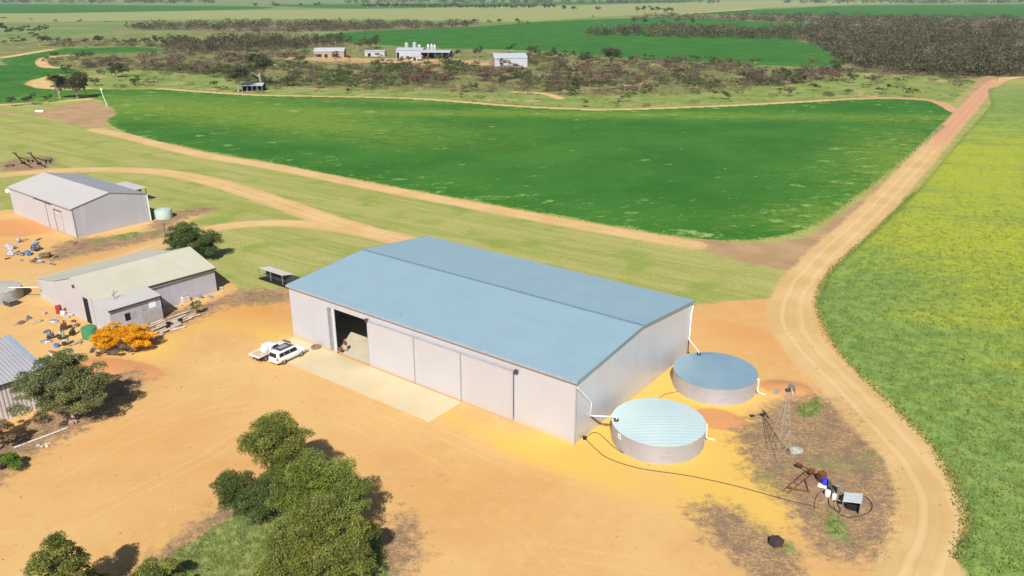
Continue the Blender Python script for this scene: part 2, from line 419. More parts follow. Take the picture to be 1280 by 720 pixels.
S['flower'] = np.clip(0.72 * blob(1240, 205, 46, 50) + 0.42 * blob(1180, 255, 36, 36) + 0.42 * blob(1260, 320, 30, 34) + 0.3 * blob(1230, 155, 60, 60) + 0.3 * blob(1120, 310, 26, 32) + 0.3 * blob(1270, 420, 18, 24), 0, 1)
S['home'] = np.clip(blob(380, 73, 60, 14) * .8 + blob(500, 76, 70, 16) + blob(580, 80, 40, 12) + .8 * blob(290, 82, 30, 8) + .7 * blob(345, 88, 14, 6) + .6 * blob(690, 115, 40, 4) + .6 * blob(110, 76, 40, 8), 0, 1)
S['redroad'] = np.clip(blob(1210, 130, 50, 110, R(-25)) * 1.2, 0, 1)

z = 0.0 + mound
onroad = np.abs(S['road']) < 1.0
jit = rng.random(X.shape).astype(np.float32)
k = np.clip(S['canola'] / 0.9, 0, 1); k = k * k * (3 - 2 * k)
z += k * (0.45 + 0.14 * (jit - 0.5) * np.clip(1.6 - RR.ravel() / 160, 0.15, 1))
k = np.clip(S['crop'] / 1.0, 0, 1) * (~onroad); z += k * 0.28
z += np.where(S['dead'] > 0.3, 0.05 * jit, 0) + np.where(S['green'] > 0.2, 0.15 * jit, 0)
rut = np.abs(np.abs(S['road']) - 0.32); z -= np.where(onroad & (X ** 2 + Y ** 2 < 200 ** 2), 0.03 * np.clip(1 - rut / 0.15, 0, 1), 0)
verts = np.stack([X, Y, z], -1)
iR, iA = np.meshgrid(np.arange(NR - 1), np.arange(NA), indexing='ij'); jA = (iA + 1) % NA
faces = np.stack([iR * NA + iA, (iR + 1) * NA + iA, (iR + 1) * NA + jA, iR * NA + jA], -1).reshape(-1, 4)[:, ::-1]
fc = {k: v[faces].mean(1) for k, v in S.items() if k in ('yard', 'canola', 'crop', 'scrub', 'straw')}
fr = np.abs(S['road'])[faces].min(1)
cls = np.zeros(len(faces), int)
cls[fc['scrub'] > 0] = 5
cls[fc['straw'] > 0] = 6
cls[fc['yard'] > 0] = 1
cls[fc['crop'] > 0] = 3
cls[(fr < 0.95)] = 2
cls[fc['canola'] > 0] = 4

# --- the ground's material: what grows or lies where is read from the distances above, broken up by noise
fieldA, fieldB = G(250, 195), G(870, 305)
ROW = math.atan2(fieldB[1] - fieldA[1], fieldB[0] - fieldA[0])
g = N('farm_ground')
P0 = g.pos()
n_big = g.noise(0.012, 3); n_mid = g.noise(0.11, 4); n_fine = g.noise(1.1, 4, 0.6); n_tiny = g.noise(5.0, 3, 0.6)
edge = g.m_('SUBTRACT', g.m_('ADD', g.m_('MULTIPLY', n_fine, 1.0), g.m_('MULTIPLY', n_mid, 1.2)), 1.1)    # about -0.5 .. 0.5
def mask(a, amp, lo, hi, scale_noise=None):
    return g.ss(g.m_('ADD', g.attr(a), g.m_('MULTIPLY', scale_noise if scale_noise is not None else edge, amp)), lo, hi)
rows = g.mapping(P0, -ROW, (0.012, 0.22, 1.0))
n_rows = g.noise(1.0, 4, 0.6, rows, 0.3)
rows2 = g.mapping(P0, -ROW, (0.05, 0.75, 1.0))
n_rows2 = g.noise(1.0, 3, 0.6, rows2)
# pasture
past = g.mix(g.ss(n_rows, 0.38, 0.62), (0.285, 0.305, 0.066), (0.375, 0.360, 0.105))
past = g.mix(g.m_('MULTIPLY', g.ss(n_rows2, 0.50, 0.62), .6), past, (0.44, 0.39, 0.175))
past = g.mix(g.m_('MULTIPLY', g.ss(g.noise(1.0, 4, .7, g.mapping(P0, -ROW, (.15, 2.0, 1))), 0.52, 0.62), .5), past, (0.42, 0.385, 0.18))
past = g.mix(g.m_('MULTIPLY', g.ss(g.noise(2.2, 5, .8), 0.44, 0.60), .55), past, (0.19, 0.21, 0.055))
past = g.mix(g.m_('MULTIPLY', g.ss(n_mid, 0.5, 0.68), 0.7), past, (0.195, 0.265, 0.045))
past = g.mix(g.m_('MULTIPLY', g.ss(n_fine, 0.55, 0.7), 0.35), past, (0.36, 0.33, 0.14))
farg = g.mix(g.ss(n_big, 0.35, 0.65), (0.135, 0.205, 0.055), (0.20, 0.25, 0.085))
dist2 = g.t.nodes.new('ShaderNodeSeparateXYZ'); g.put(dist2.inputs[0], P0)
col = g.mix(g.ss(dist2.outputs[1], 420, 560), past, farg)
col = g.mix(mask('straw', 20, -10, 30, n_mid), col, g.mix(n_big, (0.22, 0.27, 0.085), (0.34, 0.32, 0.135)))
# scrubland floor
sc = g.mix(g.ss(g.noise(0.09, 4, 0.6), 0.4, 0.62), (0.150, 0.190, 0.048), (0.235, 0.210, 0.085))
sc = g.mix(g.ss(g.noise(0.05, 4, 0.65), 0.56, 0.68), sc, (0.47, 0.33, 0.175))
sc = g.mix(g.ss(n_fine, 0.5, 0.75), sc, (0.13, 0.13, 0.05))
sc = g.mix(g.ss(g.m_('ADD', g.attr('home'), g.m_('MULTIPLY', g.m_('SUBTRACT', n_mid, 0.5), 1.2)), 0.35, 0.75), sc, g.mix(n_big, (0.50, 0.27, 0.12), (0.52, 0.36, 0.18)))
gs_ = g.mix(g.ss(g.noise(.07, 5, .7), .4, .6), (0.165, 0.235, 0.045), (0.255, 0.285, 0.085))
gs_ = g.mix(g.ss(g.noise(.045, 4, .65), 0.57, 0.66), gs_, (0.42, 0.31, 0.15))
sc = g.mix(mask('grassy', 14, -5, 7, n_mid), sc, gs_)
col = g.mix(mask('scrub', 3, -1.5, 1.5), col, sc)
col = g.mix(mask('woods', 14, -6, 6, n_mid), col, g.mix(g.ss(g.noise(.012, 5, .7), .4, .62), (0.12, 0.105, 0.055), (0.24, 0.20, 0.10)))
# bare paddock ground
br = g.mix(g.ss(n_mid, 0.35, 0.65), (0.43, 0.285, 0.15), (0.36, 0.225, 0.12))
br = g.mix(g.m_('MULTIPLY', g.ss(n_rows2, 0.52, 0.7), 0.6), br, (0.26, 0.17, 0.095))
br = g.mix(g.m_('MULTIPLY', g.ss(n_fine, 0.54, 0.68), 0.6), br, (0.30, 0.24, 0.10))
col = g.mix(mask('bare', 2.5, -1.0, 1.0), col, br)
# yard sand
sand = g.mix(g.ss(g.noise(0.06, 4, 0.55), 0.36, 0.64), (0.62, 0.390, 0.155), (0.56, 0.325, 0.122))
sand = g.mix(g.m_('MULTIPLY', g.ss(g.noise(0.17, 4, 0.6), 0.5, 0.75), 0.55), sand, (0.57, 0.365, 0.13))
stre = g.noise(1.0, 5, 0.65, g.mapping(P0, R(-30), (0.05, 0.6, 1)))
sand = g.mix(g.m_('MULTIPLY', g.ss(stre, 0.45, 0.75), 0.35), sand, (0.60, 0.39, 0.18))
sand = g.mix(g.m_('MULTIPLY', g.ss(n_fine, 0.54, 0.72), 0.35), sand, (0.46, 0.26, 0.11))
sand = g.mix(g.m_('MULTIPLY', g.ss(g.noise(.45, 6, .75, None, .4), 0.50, 0.66), 0.45), sand, (0.63, 0.42, 0.18))
sand = g.mix(g.m_('MULTIPLY', g.ss(g.noise(9.0, 3, .7), 0.6, 0.7), 0.3), sand, (0.36, 0.20, 0.10))
sand = g.mix(g.m_('MULTIPLY', g.attr('orange'), g.ss(n_mid, 0.2, 0.6)), sand, (0.56, 0.255, 0.075))
sand = g.mix(g.ss(g.m_('ADD', g.attr('gold'), g.m_('MULTIPLY', g.m_('SUBTRACT', n_mid, 0.5), 1.1)), 0.15, 1.0), sand, (0.65, 0.415, 0.095))
sand = g.mix(g.ss(g.m_('ADD', g.attr('redsoil'), g.m_('MULTIPLY', g.m_('SUBTRACT', n_fine, 0.5), 0.25)), 0.32, 0.46), sand, (0.56, 0.265, 0.105))
for key, sp in (('track', .8), ('tracktwo', .72)):
    tw = g.ss(g.m_('ABSOLUTE', g.m_('SUBTRACT', g.m_('ABSOLUTE', g.m_('ADD', g.attr(key), g.m_('MULTIPLY', g.m_('SUBTRACT', n_mid, 0.5), 1.0))), sp)), 0.04, 0.22, 1, 0)
    sand = g.mix(g.m_('MULTIPLY', g.m_('MULTIPLY', tw, g.ss(n_fine, .3, .6)), g.m_('MULTIPLY', g.ss(g.attr(key + 'abs'), 1.5, 2.0, 1, 0), g.ss(g.noise(.05, 3), 0.42, 0.6, 0.1, 0.6))), sand, (0.64, 0.43, 0.21))
sandm = mask('yard', 1.6, -0.6, 0.6)
col = g.mix(sandm, col, sand)
# dead weeds and leaf litter
lit = g.mix(g.ss(g.noise(3.2, 5, 0.75), 0.35, 0.65), (0.24, 0.15, 0.080), (0.46, 0.30, 0.15))
lit = g.mix(g.ss(g.noise(.5, 4, 0.65), 0.42, 0.62, 0, .75), lit, (0.21, 0.14, 0.095))
lit = g.mix(g.ss(n_tiny, 0.54, 0.70, 0, .7), lit, (0.13, 0.085, 0.06))
lit = g.mix(g.m_('MULTIPLY', g.ss(n_mid, 0.56, 0.66), 0.7), lit, (0.20, 0.21, 0.07))
litn = g.m_('SUBTRACT', g.m_('ADD', g.m_('MULTIPLY', g.noise(0.6, 6, 0.8), 1.6), g.m_('MULTIPLY', n_fine, 0.6)), 1.1)
dm = mask('dead', 6.0, -1.3, 1.7, litn)
col = g.mix(dm, col, lit)
gr = g.mix(g.ss(n_fine, 0.4, 0.6), (0.13, 0.175, 0.035), (0.24, 0.27, 0.09))
col = g.mix(mask('green', 1.6, -0.4, 0.5), col, gr)
# roads
ru = g.attr('road'); ra = g.attr('roadabs')
rd = g.mix(g.ss(n_mid, 0.35, 0.65), (0.53, 0.345, 0.140), (0.60, 0.405, 0.185))
rd = g.mix(g.ss(g.m_('ADD', g.attr('redroad'), g.m_('MULTIPLY', g.m_('SUBTRACT', n_mid, 0.5), 0.3)), 0.2, 0.6), rd, (0.56, 0.30, 0.17))
rutm = g.ss(g.m_('ABSOLUTE', g.m_('SUBTRACT', g.m_('ADD', ra, g.m_('MULTIPLY', g.m_('SUBTRACT', n_mid, 0.5), 0.25)), 0.34)), 0.03, 0.16, 1, 0)
rd = g.mix(g.m_('MULTIPLY', rutm, 0.3), rd, g.mix(g.ss(g.attr('redroad'), 0.2, 0.6), (0.74, 0.52, 0.30), (0.47, 0.21, 0.11)))
thin = g.ss(g.m_('ABSOLUTE', g.m_('SUBTRACT', g.m_('FRACT', g.m_('ADD', g.m_('MULTIPLY', ru, 3.5), g.m_('MULTIPLY', n_mid, 1.6))), 0.5)), 0.0, 0.10, 1, 0)
rd = g.mix(g.m_('MULTIPLY', thin, 0.25), rd, (0.45, 0.26, 0.125))
rm = g.ss(g.m_('ADD', ra, g.m_('MULTIPLY', edge, 0.5)), 0.8, 1.15, 1, 0)
col = g.mix(rm, col, rd)
# green crop
cr = g.mix(g.ss(g.noise(0.035, 4, 0.6), 0.35, 0.65), (0.028, 0.132, 0.014), (0.045, 0.168, 0.020))
crs = g.noise(1.0, 6, 0.75, g.mapping(P0, R(-12), (0.2, 0.38, 1)), 0.8)
yel = g.attr('yellow')
cr = g.mix(g.m_('MULTIPLY', g.ss(g.m_('ADD', crs, g.m_('ADD', g.m_('MULTIPLY', yel, 0.22), g.ss(g.attr('crop'), 0, 30, 0.06, 0.0))), 0.58, 0.72), 0.75), cr, (0.125, 0.225, 0.030))
cr = g.mix(g.m_('MULTIPLY', yel, g.ss(g.m_('ADD', g.noise(.9, 5, .8), g.m_('MULTIPLY', crs, .6)), 0.6, 0.95, 0.1, 0.95)), cr, (0.175, 0.255, 0.028))
cr = g.mix(g.ss(g.m_('ADD', g.noise(1.0, 5, 0.75, g.mapping(P0, R(-12), (.13, .24, 1))), g.m_('ADD', g.m_('MULTIPLY', yel, 0.04), g.ss(g.attr('crop'), 2, 38, 0.045, 0.0))), 0.635, 0.69), cr, (0.25, 0.35, 0.11))
cr = g.mix(g.m_('MULTIPLY', g.ss(n_fine, 0.45, 0.75), 0.35), cr, (0.014, 0.075, 0.012))
cm = g.m_('MULTIPLY', mask('crop', 1.6, -0.5, 0.4), g.m_('SUBTRACT', 1.0, rm))
col = g.mix(cm, col, cr)
# canola, part in flower
cn = g.mix(g.ss(g.noise(0.5, 5, 0.7), 0.35, 0.65), (0.130, 0.220, 0.050), (0.225, 0.330, 0.080))
cn = g.mix(g.m_('MULTIPLY', g.ss(g.noise(0.07, 4, 0.6), 0.5, 0.72), 0.45), cn, (0.23, 0.28, 0.08))
fl = g.attr('flower')
cn = g.mix(g.m_('MULTIPLY', g.ss(g.m_('ADD', fl, g.m_('MULTIPLY', g.m_('SUBTRACT', g.noise(1.0, 5, 0.65, g.mapping(P0, R(6), (.035, .13, 1))), 0.5), 2.2)), 0.05, 0.95), g.ss(n_fine, 0.25, 0.65, 0.45, 0.95)), cn, (0.39, 0.405, 0.032))
cn = g.mix(g.m_('MULTIPLY', g.ss(dist2.outputs[1], 330, 460), g.ss(n_mid, 0.35, 0.6, 0.3, 0.85)), cn, (0.40, 0.33, 0.15))
cn = g.mix(g.m_('MULTIPLY', g.ss(g.noise(1.0, 5, .75, g.mapping(P0, R(-62), (.06, .5, 1)), 1.0), 0.56, 0.68), .35), cn, (0.09, 0.15, 0.035))
cn = g.mix(g.ss(n_tiny, 0.5, 0.72), cn, g.mix(1.0, cn, (0.55, 0.6, 0.5), 'MULTIPLY'))
cnm = mask('canola', 1.0, -0.2, 0.5)
col = g.mix(cnm, col, cn)
hgt = g.m_('ADD', g.m_('MULTIPLY', n_fine, 0.5), g.m_('MULTIPLY', n_tiny, 0.25))
ff = g.ss(g.m_('ADD', cm, g.m_('ADD', cnm, dm)), 0.0, 1.0, 0.08, 0.55)
nb = g.t.nodes.new('ShaderNodeBump'); g.put(nb.inputs['Height'], hgt); g.put(nb.inputs['Strength'], ff); nb.inputs['Distance'].default_value = 0.6
M_GROUND = g.done(col, 0.95, 0, nb.outputs[0], 0.15)

GROUND_NAMES = {0: 'ground', 1: 'sandy_yard_ground', 2: 'dirt_road', 3: 'green_crop_field', 4: 'canola_field', 5: 'scrubland_ground', 6: 'dry_grass_field'}
for c, nm in GROUND_NAMES.items():
    F = faces[cls == c]
    if not len(F): continue
    used, inv_ = np.unique(F, return_inverse=True)
    o = np_mesh(nm, verts[used], inv_.reshape(F.shape), M_GROUND, smooth=True)
    for k_, v_ in S.items():
        a = o.data.attributes.new(k_, 'FLOAT', 'POINT'); a.data.foreach_set('value', v_[used].astype(np.float32))
    tag(o, kind='structure')
def zone(name, x, y):
    """signed distance of single points to a zone, for scattering"""
    P = {'dead': DEADS, 'green': GREENS, 'canola': [CANOLA], 'scrub': [SCRUB], 'woods': [WOODS, WOODS2, WOODS3], 'grassy': [GRASSY], 'crop': [CROP1, CROP2], 'yard': [SHED_YARD]}[name]
    return np.max([sdf(x, y, smooth_closed(pxs(p), 3)) for p in P], axis=0)
def road_dist(x, y):
    return np.min([seg_dist(x, y, smooth_closed(pxs(p), 4, False), False)[0] / hw for p, hw in ROADS], axis=0)
#@@HAZE
hz = MB().box(-10000, 10000, -10000, 10000, -1.5, 47.5)
hm = bpy.data.materials.new('haze_air'); hm.use_nodes = True; ht = hm.node_tree; ht.nodes.clear()
ho = ht.nodes.new('ShaderNodeOutputMaterial'); hv = ht.nodes.new('ShaderNodeVolumePrincipled')
hv.inputs['Color'].default_value = (0.80, 0.90, 1.0, 1); hv.inputs['Density'].default_value = HAZE; hv.inputs['Anisotropy'].default_value = 0.0
ht.links.new(hv.outputs[0], ho.inputs['Volume'])
tag(hz.build('haze', hm), kind='stuff')
#@@STRUCT
# ================================================================ BUILDINGS
M_ZINC_ROOF_X = sheet_metal('zinc_roof_sheet', (0.37, 0.53, 0.605), (0.345, 0.505, 0.58), 'X', 0.38, 0.42, 0.3, (0.42, 0.46, 0.46), 0.25, 0.35, 0, 0.86)
M_ZINC_WALL_X = sheet_metal('zinc_wall_front', (0.56, 0.565, 0.61), (0.54, 0.54, 0.59), 'X', 0.34, 0.5, 0.2, None, 0, 0.35, 0, 0.955, .4)
M_ZINC_WALL_Y = sheet_metal('zinc_wall_side', (0.58, 0.60, 0.66), (0.56, 0.58, 0.64), 'Y', 0.34, 0.42, 0.3, None, 0, 0.3, 0, 0.955, .4)
M_DOORSHEET = sheet_metal('zinc_door_sheet', (0.56, 0.55, 0.59), (0.54, 0.53, 0.57), 'X', 0.34, 0.5, 0.2, None, 0, 0.3, 0, 0.955, .4)
M_TRIM = plain('blue_grey_trim', (0.24, 0.37, 0.44), 0.45, 0.5)
M_TRIM2 = plain('grey_trim', (0.38, 0.38, 0.42), 0.5, 0.15)
M_STEEL = plain('galvanised_steel', (0.50, 0.52, 0.54), 0.4, 0.7)
M_DARKSTEEL = plain('dark_steel', (0.09, 0.09, 0.10), 0.5, 0.5)
M_CONC = plain('yard_concrete', (0.57, 0.47, 0.30), 0.85, 0, 0.06, 0.2, (0.60, 0.45, 0.23))
M_CONC_IN = plain('shed_floor_concrete', (0.55, 0.48, 0.35), 0.8, 0, 0.08, 0.3)
M_OLD_ROOF_X = sheet_metal('weathered_roof_x', (0.52, 0.49, 0.465), (0.50, 0.47, 0.445), 'X', 0.3, 0.65, 0.05, (0.45, 0.42, 0.38), 0.3, 0.4, 0, 0.9)
M_OLD_ROOF_SHADED = sheet_metal('weathered_roof_shaded', (0.45, 0.44, 0.46), (0.42, 0.41, 0.44), 'X', 0.3, 0.5, 0.3, None, 0, 0.4, 0, 0.9)  # darker copy of the weathered sheet, shade painted into the rear slope
M_LICHEN_ROOF = sheet_metal('lichen_roof', (0.50, 0.475, 0.34), (0.53, 0.50, 0.395), 'X', 0.3, 0.65, 0.05, (0.42, 0.43, 0.40), 0.5, 0.4, 0, 0.9)
M_OLD_WALL_X = sheet_metal('old_wall_x', (0.52, 0.51, 0.54), (0.50, 0.49, 0.52), 'X', 0.3, 0.55, 0.1, (0.50, 0.42, 0.34), 0.3, 0.4, 0.35, 0.9)
M_OLD_WALL_Y = sheet_metal('old_wall_y', (0.46, 0.46, 0.52), (0.43, 0.43, 0.49), 'Y', 0.3, 0.5, 0.15, (0.52, 0.53, 0.56), 0.3, 0.4, 0.8, 0.9)
M_WHITEPIPE = plain('white_pvc', (0.80, 0.80, 0.78), 0.35, 0, 0.03)
M_BLACK = plain('black_void', (0.012, 0.012, 0.014), 0.8)
M_GLASS = plain('dark_glass', (0.02, 0.025, 0.03), 0.08, 0.0, 0.05, 1, None, 0.6)

TH = -0.64603
O1 = np.array([-30.431, 99.555])
EX, EY = np.array([math.cos(TH), math.sin(TH)]), np.array([-math.sin(TH), math.cos(TH)])
SL, SW, SE, SR = 46.43, 27.77, 7.50, 8.86            # length, depth, eave and ridge height of the big shed
def shed_local(px, py, z=0.0):
    d = G(px, py, z) - O1; return float(d @ EX), float(d @ EY)
def loc_shed(v):                                      # world -> shed coordinates
    d = np.array([v[0], v[1]]) - O1; return Vector((float(d @ EX), float(d @ EY), v[2]))
sh = tag(empty('machinery_shed', (*O1, 0), TH), 'very large new steel shed with pale blue gable roof and one open sliding door', 'shed')
WT = 0.08
f = MB().box(0, 7.9, 0, WT, 0, SE).box(7.9, 38.4, 0, WT, 6.25, SE).box(38.4, SL, 0, WT, 0, SE)
f.build('front_wall', M_ZINC_WALL_X, sh)
MB().box(0, SL, SW - WT, SW, 0, SE).build('rear_wall', M_ZINC_WALL_X, sh)
for xx, nm in ((SL, 'end_wall'), (WT, 'end_wall')):
    MB().prism([(xx, WT + .002, 0), (xx, SW - WT - .002, 0), (xx, SW - WT - .002, SE), (xx, SW / 2, SR - 0.03), (xx, WT + .002, SE)], (-WT, 0, 0)).build(nm, M_ZINC_WALL_Y, sh)
OH = 0.22
dz = (SR - SE) / (SW / 2) * OH
for s, nm in ((0, 'roof'), (1, 'roof')):
    y0, y1 = (-OH, SW / 2) if s == 0 else (SW + OH, SW / 2)
    b = MB().prism([(-OH, y0, SE - dz + .05), (SL + OH, y0, SE - dz + .05), (SL + OH, y1, SR + .05), (-OH, y1, SR + .05)], (0, 0, 0.05))
    ro = b.build(nm, M_ZINC_ROOF_X, sh)
    gy = -OH - .12 if s == 0 else SW + OH + .002
    MB().box(-OH, SL + OH, gy, gy + .118, SE - dz - .16, SE - dz + .06).build('gutter', M_TRIM2, ro)
    sg = 1 if s == 0 else -1
    sx = 33.6                                         # lapped end joint that runs up the slope
    MB().prism([(sx, y0 + sg * .3, SE - dz + .106), (sx + .07, y0 + sg * .3, SE - dz + .106), (sx + .07, y1 - sg * .4, SR + .07), (sx, y1 - sg * .4, SR + .07)], (0, 0, .012)).build('lap_joint', plain('pale_lap', (0.42, 0.56, 0.63), .5, .3), ro)
MB().prism([(-OH - .01, SW / 2 - .22, SR + .09), (-OH - .01, SW / 2, SR + .135), (-OH - .01, SW / 2 + .22, SR + .09), (-OH - .01, SW / 2, SR + .10)], (SL + 2 * OH + .02, 0, 0)).build('ridge_capping', M_TRIM, sh)
for xx in (-OH - .055, SL + OH + .005):
    for a, b_ in ((-OH, SW / 2), (SW + OH, SW / 2)):
        MB().prism([(xx, a, SE - dz - .14), (xx, b_, SR - .14), (xx, b_, SR + .125), (xx, a, SE - dz + .125)], (.05, 0, 0)).build('barge_capping', M_TRIM, sh)
# sliding doors on the face of the wall
for a, b_ in ((15.43, 23.44), (23.50, 30.84), (30.90, 38.38)):
    d = MB().box(a, b_, -.20, -.12, .06, 6.2).build('sliding_door', M_DOORSHEET, sh)
    for q_ in (a, b_ - .07): MB().box(q_, q_ + .07, -.235, -.203, .06, 6.2).build('door_stile', M_TRIM2, d)
tr_ = MB().box(15.3, 38.9, -.26, -.10, 6.24, 6.36).build('door_track', M_TRIM2, sh)
for xx in (15.2, 38.6): MB().box(xx, xx + .45, -.34, -.08, 6.15, 6.55).build('track_end_bracket', M_DARKSTEEL, tr_)
MB().box(7.9, 8.0, -.20, .55, 0, 6.25).build('door_jamb', M_STEEL, sh)
MB().box(8.02, 8.5, .1, .3, 0, 6.2).build('door_jamb', M_STEEL, sh)
MB().box(8.5, 8.95, .02, .14, 0, 6.2).build('folded_door_edge', plain('pale_post', (0.62, 0.64, 0.68), .5, .2), sh)
MB().box(SL - .02, SL + .11, -.11, .02, 0, SE - .2).build('corner_flashing', M_TRIM2, sh)
MB().box(.1, SL - .1, .1, SW - .1, .012, .03).build('floor_slab', M_CONC_IN, sh)
for xx in np.arange(7.7, SL, 7.7):                    # portal frames inside
    MB().box(xx - .1, xx + .1, .35, .65, .03, SE - .3).box(xx - .1, xx + .1, SW - .65, SW - .35, .03, SE - .3).box(xx - .1, xx + .1, .35, SW - .35, SE - .302, SE - .15).build('portal_frame', M_DARKSTEEL, sh)
for px, py, zz in ((500, 397, 7.6), (537, 291.5, 7.6)):
    v = loc_shed(G3(px, py, zz))
    MB().tube([(v.x, v.y, zz - .1), (v.x, v.y, zz + .9)], .014, 6).tube([(v.x - .4, v.y, zz + .7), (v.x, v.y, zz + .4), (v.x + .4, v.y, zz + .8)], .012, 6).build('roof_antenna', M_STEEL, sh)
# downpipes that feed the two tanks
TANKS = [(15.6, 72.75, 4.92, 2.15), (24.55, 84.75, 4.92, 2.15)]
def wall_pt(px, py, off):                              # a point on the right gable wall's outer face
    p = on_plane(px, py, (*(O1 + EX * (SL + off)), 0), (*EX, 0)); return loc_shed(p)
p0, p1, p2 = wall_pt(721.5, 484.5, .12), wall_pt(739, 503, .12), wall_pt(738.5, 519.5, .12)
t1 = loc_shed(G3(770.5, 524.5, 2.35))
dp = MB().tube([p0, p1, p2 , t1 + Vector((0, 0, .35)), t1 + Vector((0, 0, -.1))], .085, 8).build('downpipe', M_WHITEPIPE, sh, True)
q0, q1, q2 = wall_pt(868.2, 381, .15), wall_pt(864.2, 392, .15), wall_pt(861.4, 424.5, .15)
q0.y = min(q0.y, SW - .1); q1.y = min(q1.y, SW - .1); q2.y = min(q2.y, SW - .1)
t2 = loc_shed(G3(873.5, 442.5, 2.35))
MB().tube([q0, q1, q2, t2 + Vector((0, 0, .3)), t2 + Vector((0, 0, -.1))], .085, 8).build('downpipe', M_WHITEPIPE, sh, True)
MB().tube([q2 + Vector((-.03, 0, -.1)), Vector((q2.x, q2.y, .1))], .07, 8).build('downpipe', M_DARKSTEEL, sh, True)
MB().tube([p2 + Vector((.02, 0, -.1)), wall_pt(752, 531, .2), loc_shed(G3(762, 531, .5))], .05, 8).build('outlet_pipe', M_DARKSTEEL, sh, True)
# concrete apron
ap = []
for q in ((346, 459.5), (540, 527.3), (576, 505.5)): ap.append(shed_local(*q))
A_ = [(5.2, -6.0), (31.0, -5.95), (31.0, -.35), (0.6, -.35), (0.4, -2.8)]
def shed_world(x, y, z=0): 
    w = O1 + EX * x + EY * y; return Vector((w[0], w[1], z))
MB().prism([shed_world(*q, .002) for q in A_][::-1], (0, 0, .03)).build('concrete_apron', M_CONC)
tag(bpy.data.objects['concrete_apron'], kind='structure')

# round water tanks
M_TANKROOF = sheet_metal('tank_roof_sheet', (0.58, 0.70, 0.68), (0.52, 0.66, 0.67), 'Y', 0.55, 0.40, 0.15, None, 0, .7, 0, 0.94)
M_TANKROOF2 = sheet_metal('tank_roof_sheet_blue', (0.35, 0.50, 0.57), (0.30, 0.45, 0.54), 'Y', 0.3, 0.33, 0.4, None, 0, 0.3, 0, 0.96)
def ring_metal(name, c1, c2):
    n = N(name); o = n.obj()
    s = n.t.nodes.new('ShaderNodeSeparateXYZ'); n.put(s.inputs[0], o)
    w = n.m_('SINE', n.m_('MULTIPLY', s.outputs[2], 2 * math.pi / .076))
    c = n.mix(n.ss(n.noise(.5, 3, .5, o), .3, .7), c1, c2)
    return n.done(c, .42, .3, n.bump(w, .3, .01), .5)
M_TANKWALL = ring_metal('tank_wall_sheet', (0.47, 0.46, 0.51), (0.40, 0.40, 0.45))
TL = ['round steel water tank with pale ridged roof near the shed corner, the closer one', 'round steel water tank with deeper blue smooth roof, the farther one']
for i, (x, y, r, h) in enumerate(TANKS):
    t = tag(empty('water_tank', (x, y, 0)), TL[i], 'water tank', 'round rainwater tanks beside the shed')
    w = MB().lathe([(r, 0), (r, h)], 96, caps=False).build('tank_wall', M_TANKWALL, t, True)
    for k in range(14):
        a = 2 * math.pi * k / 14 + .12 + i * .1
        MB().box(r + .002, r + .022, -.025, .025, 0, h - .07, Matrix.Rotation(a, 4, 'Z')).build('wall_seam', M_TRIM2, w)
    hb = MB().lathe([(r + .004, h * .47), (r + .02, h * .48), (r + .02, h * .5), (r + .004, h * .51)], 96, caps=False).build('wall_band', M_TRIM2, w, True)
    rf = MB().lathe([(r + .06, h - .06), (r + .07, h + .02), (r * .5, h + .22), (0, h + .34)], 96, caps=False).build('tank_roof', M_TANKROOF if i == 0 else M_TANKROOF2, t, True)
    tt = shed_world(*(t1 if i == 0 else t2)[:2]) - Vector((x, y, 0))
    MB().lathe([(.26, h + .02), (.28, h + .22), (.2, h + .24), (0, h + .24)], 16, c=(tt.x, tt.y)).build('inlet_strainer', M_DARKSTEEL, rf)
    a = math.atan2(*(G(*((877, 550) if i == 0 else (933, 490))) - np.array([x, y]))[::-1])
    c, s = math.cos(a), math.sin(a)
    MB().tube([(c * (r - .1), s * (r - .1), h - .22), (c * (r + .22), s * (r + .22), h - .2), (c * (r + .24), s * (r + .24), .35), (c * (r + .45), s * (r + .45), .2), (c * (r + .95) + .2, s * (r + .95), .08)], .085, 8).build('overflow_pipe', M_WHITEPIPE, t, True)
    if i == 0:
        pl = G(795, 556); a = math.atan2(pl[1] - y, pl[0] - x); Mx = Matrix.Rotation(a, 4, 'Z')
        MB().box(r + .034, r + .05, -.28, .28, h * .62, h * .9, Mx).build('maker_plate', M_WHITEPIPE, t)
        MB().box(r + .051, r + .056, -.09, .09, h * .7, h * .8, Mx).build('plate_mark', plain('plate_grey', (.3, .33, .4), .6), t)
    else:
        MB().box(-.75, .75, r - .9, r - .35, h + .07, h + .1).build('hatch', M_STEEL, t)
# older sheds -------------------------------------------------------
def gable_mesh(pts_y_z, x0, x1): return [(x0, y, z) for y, z in pts_y_z]
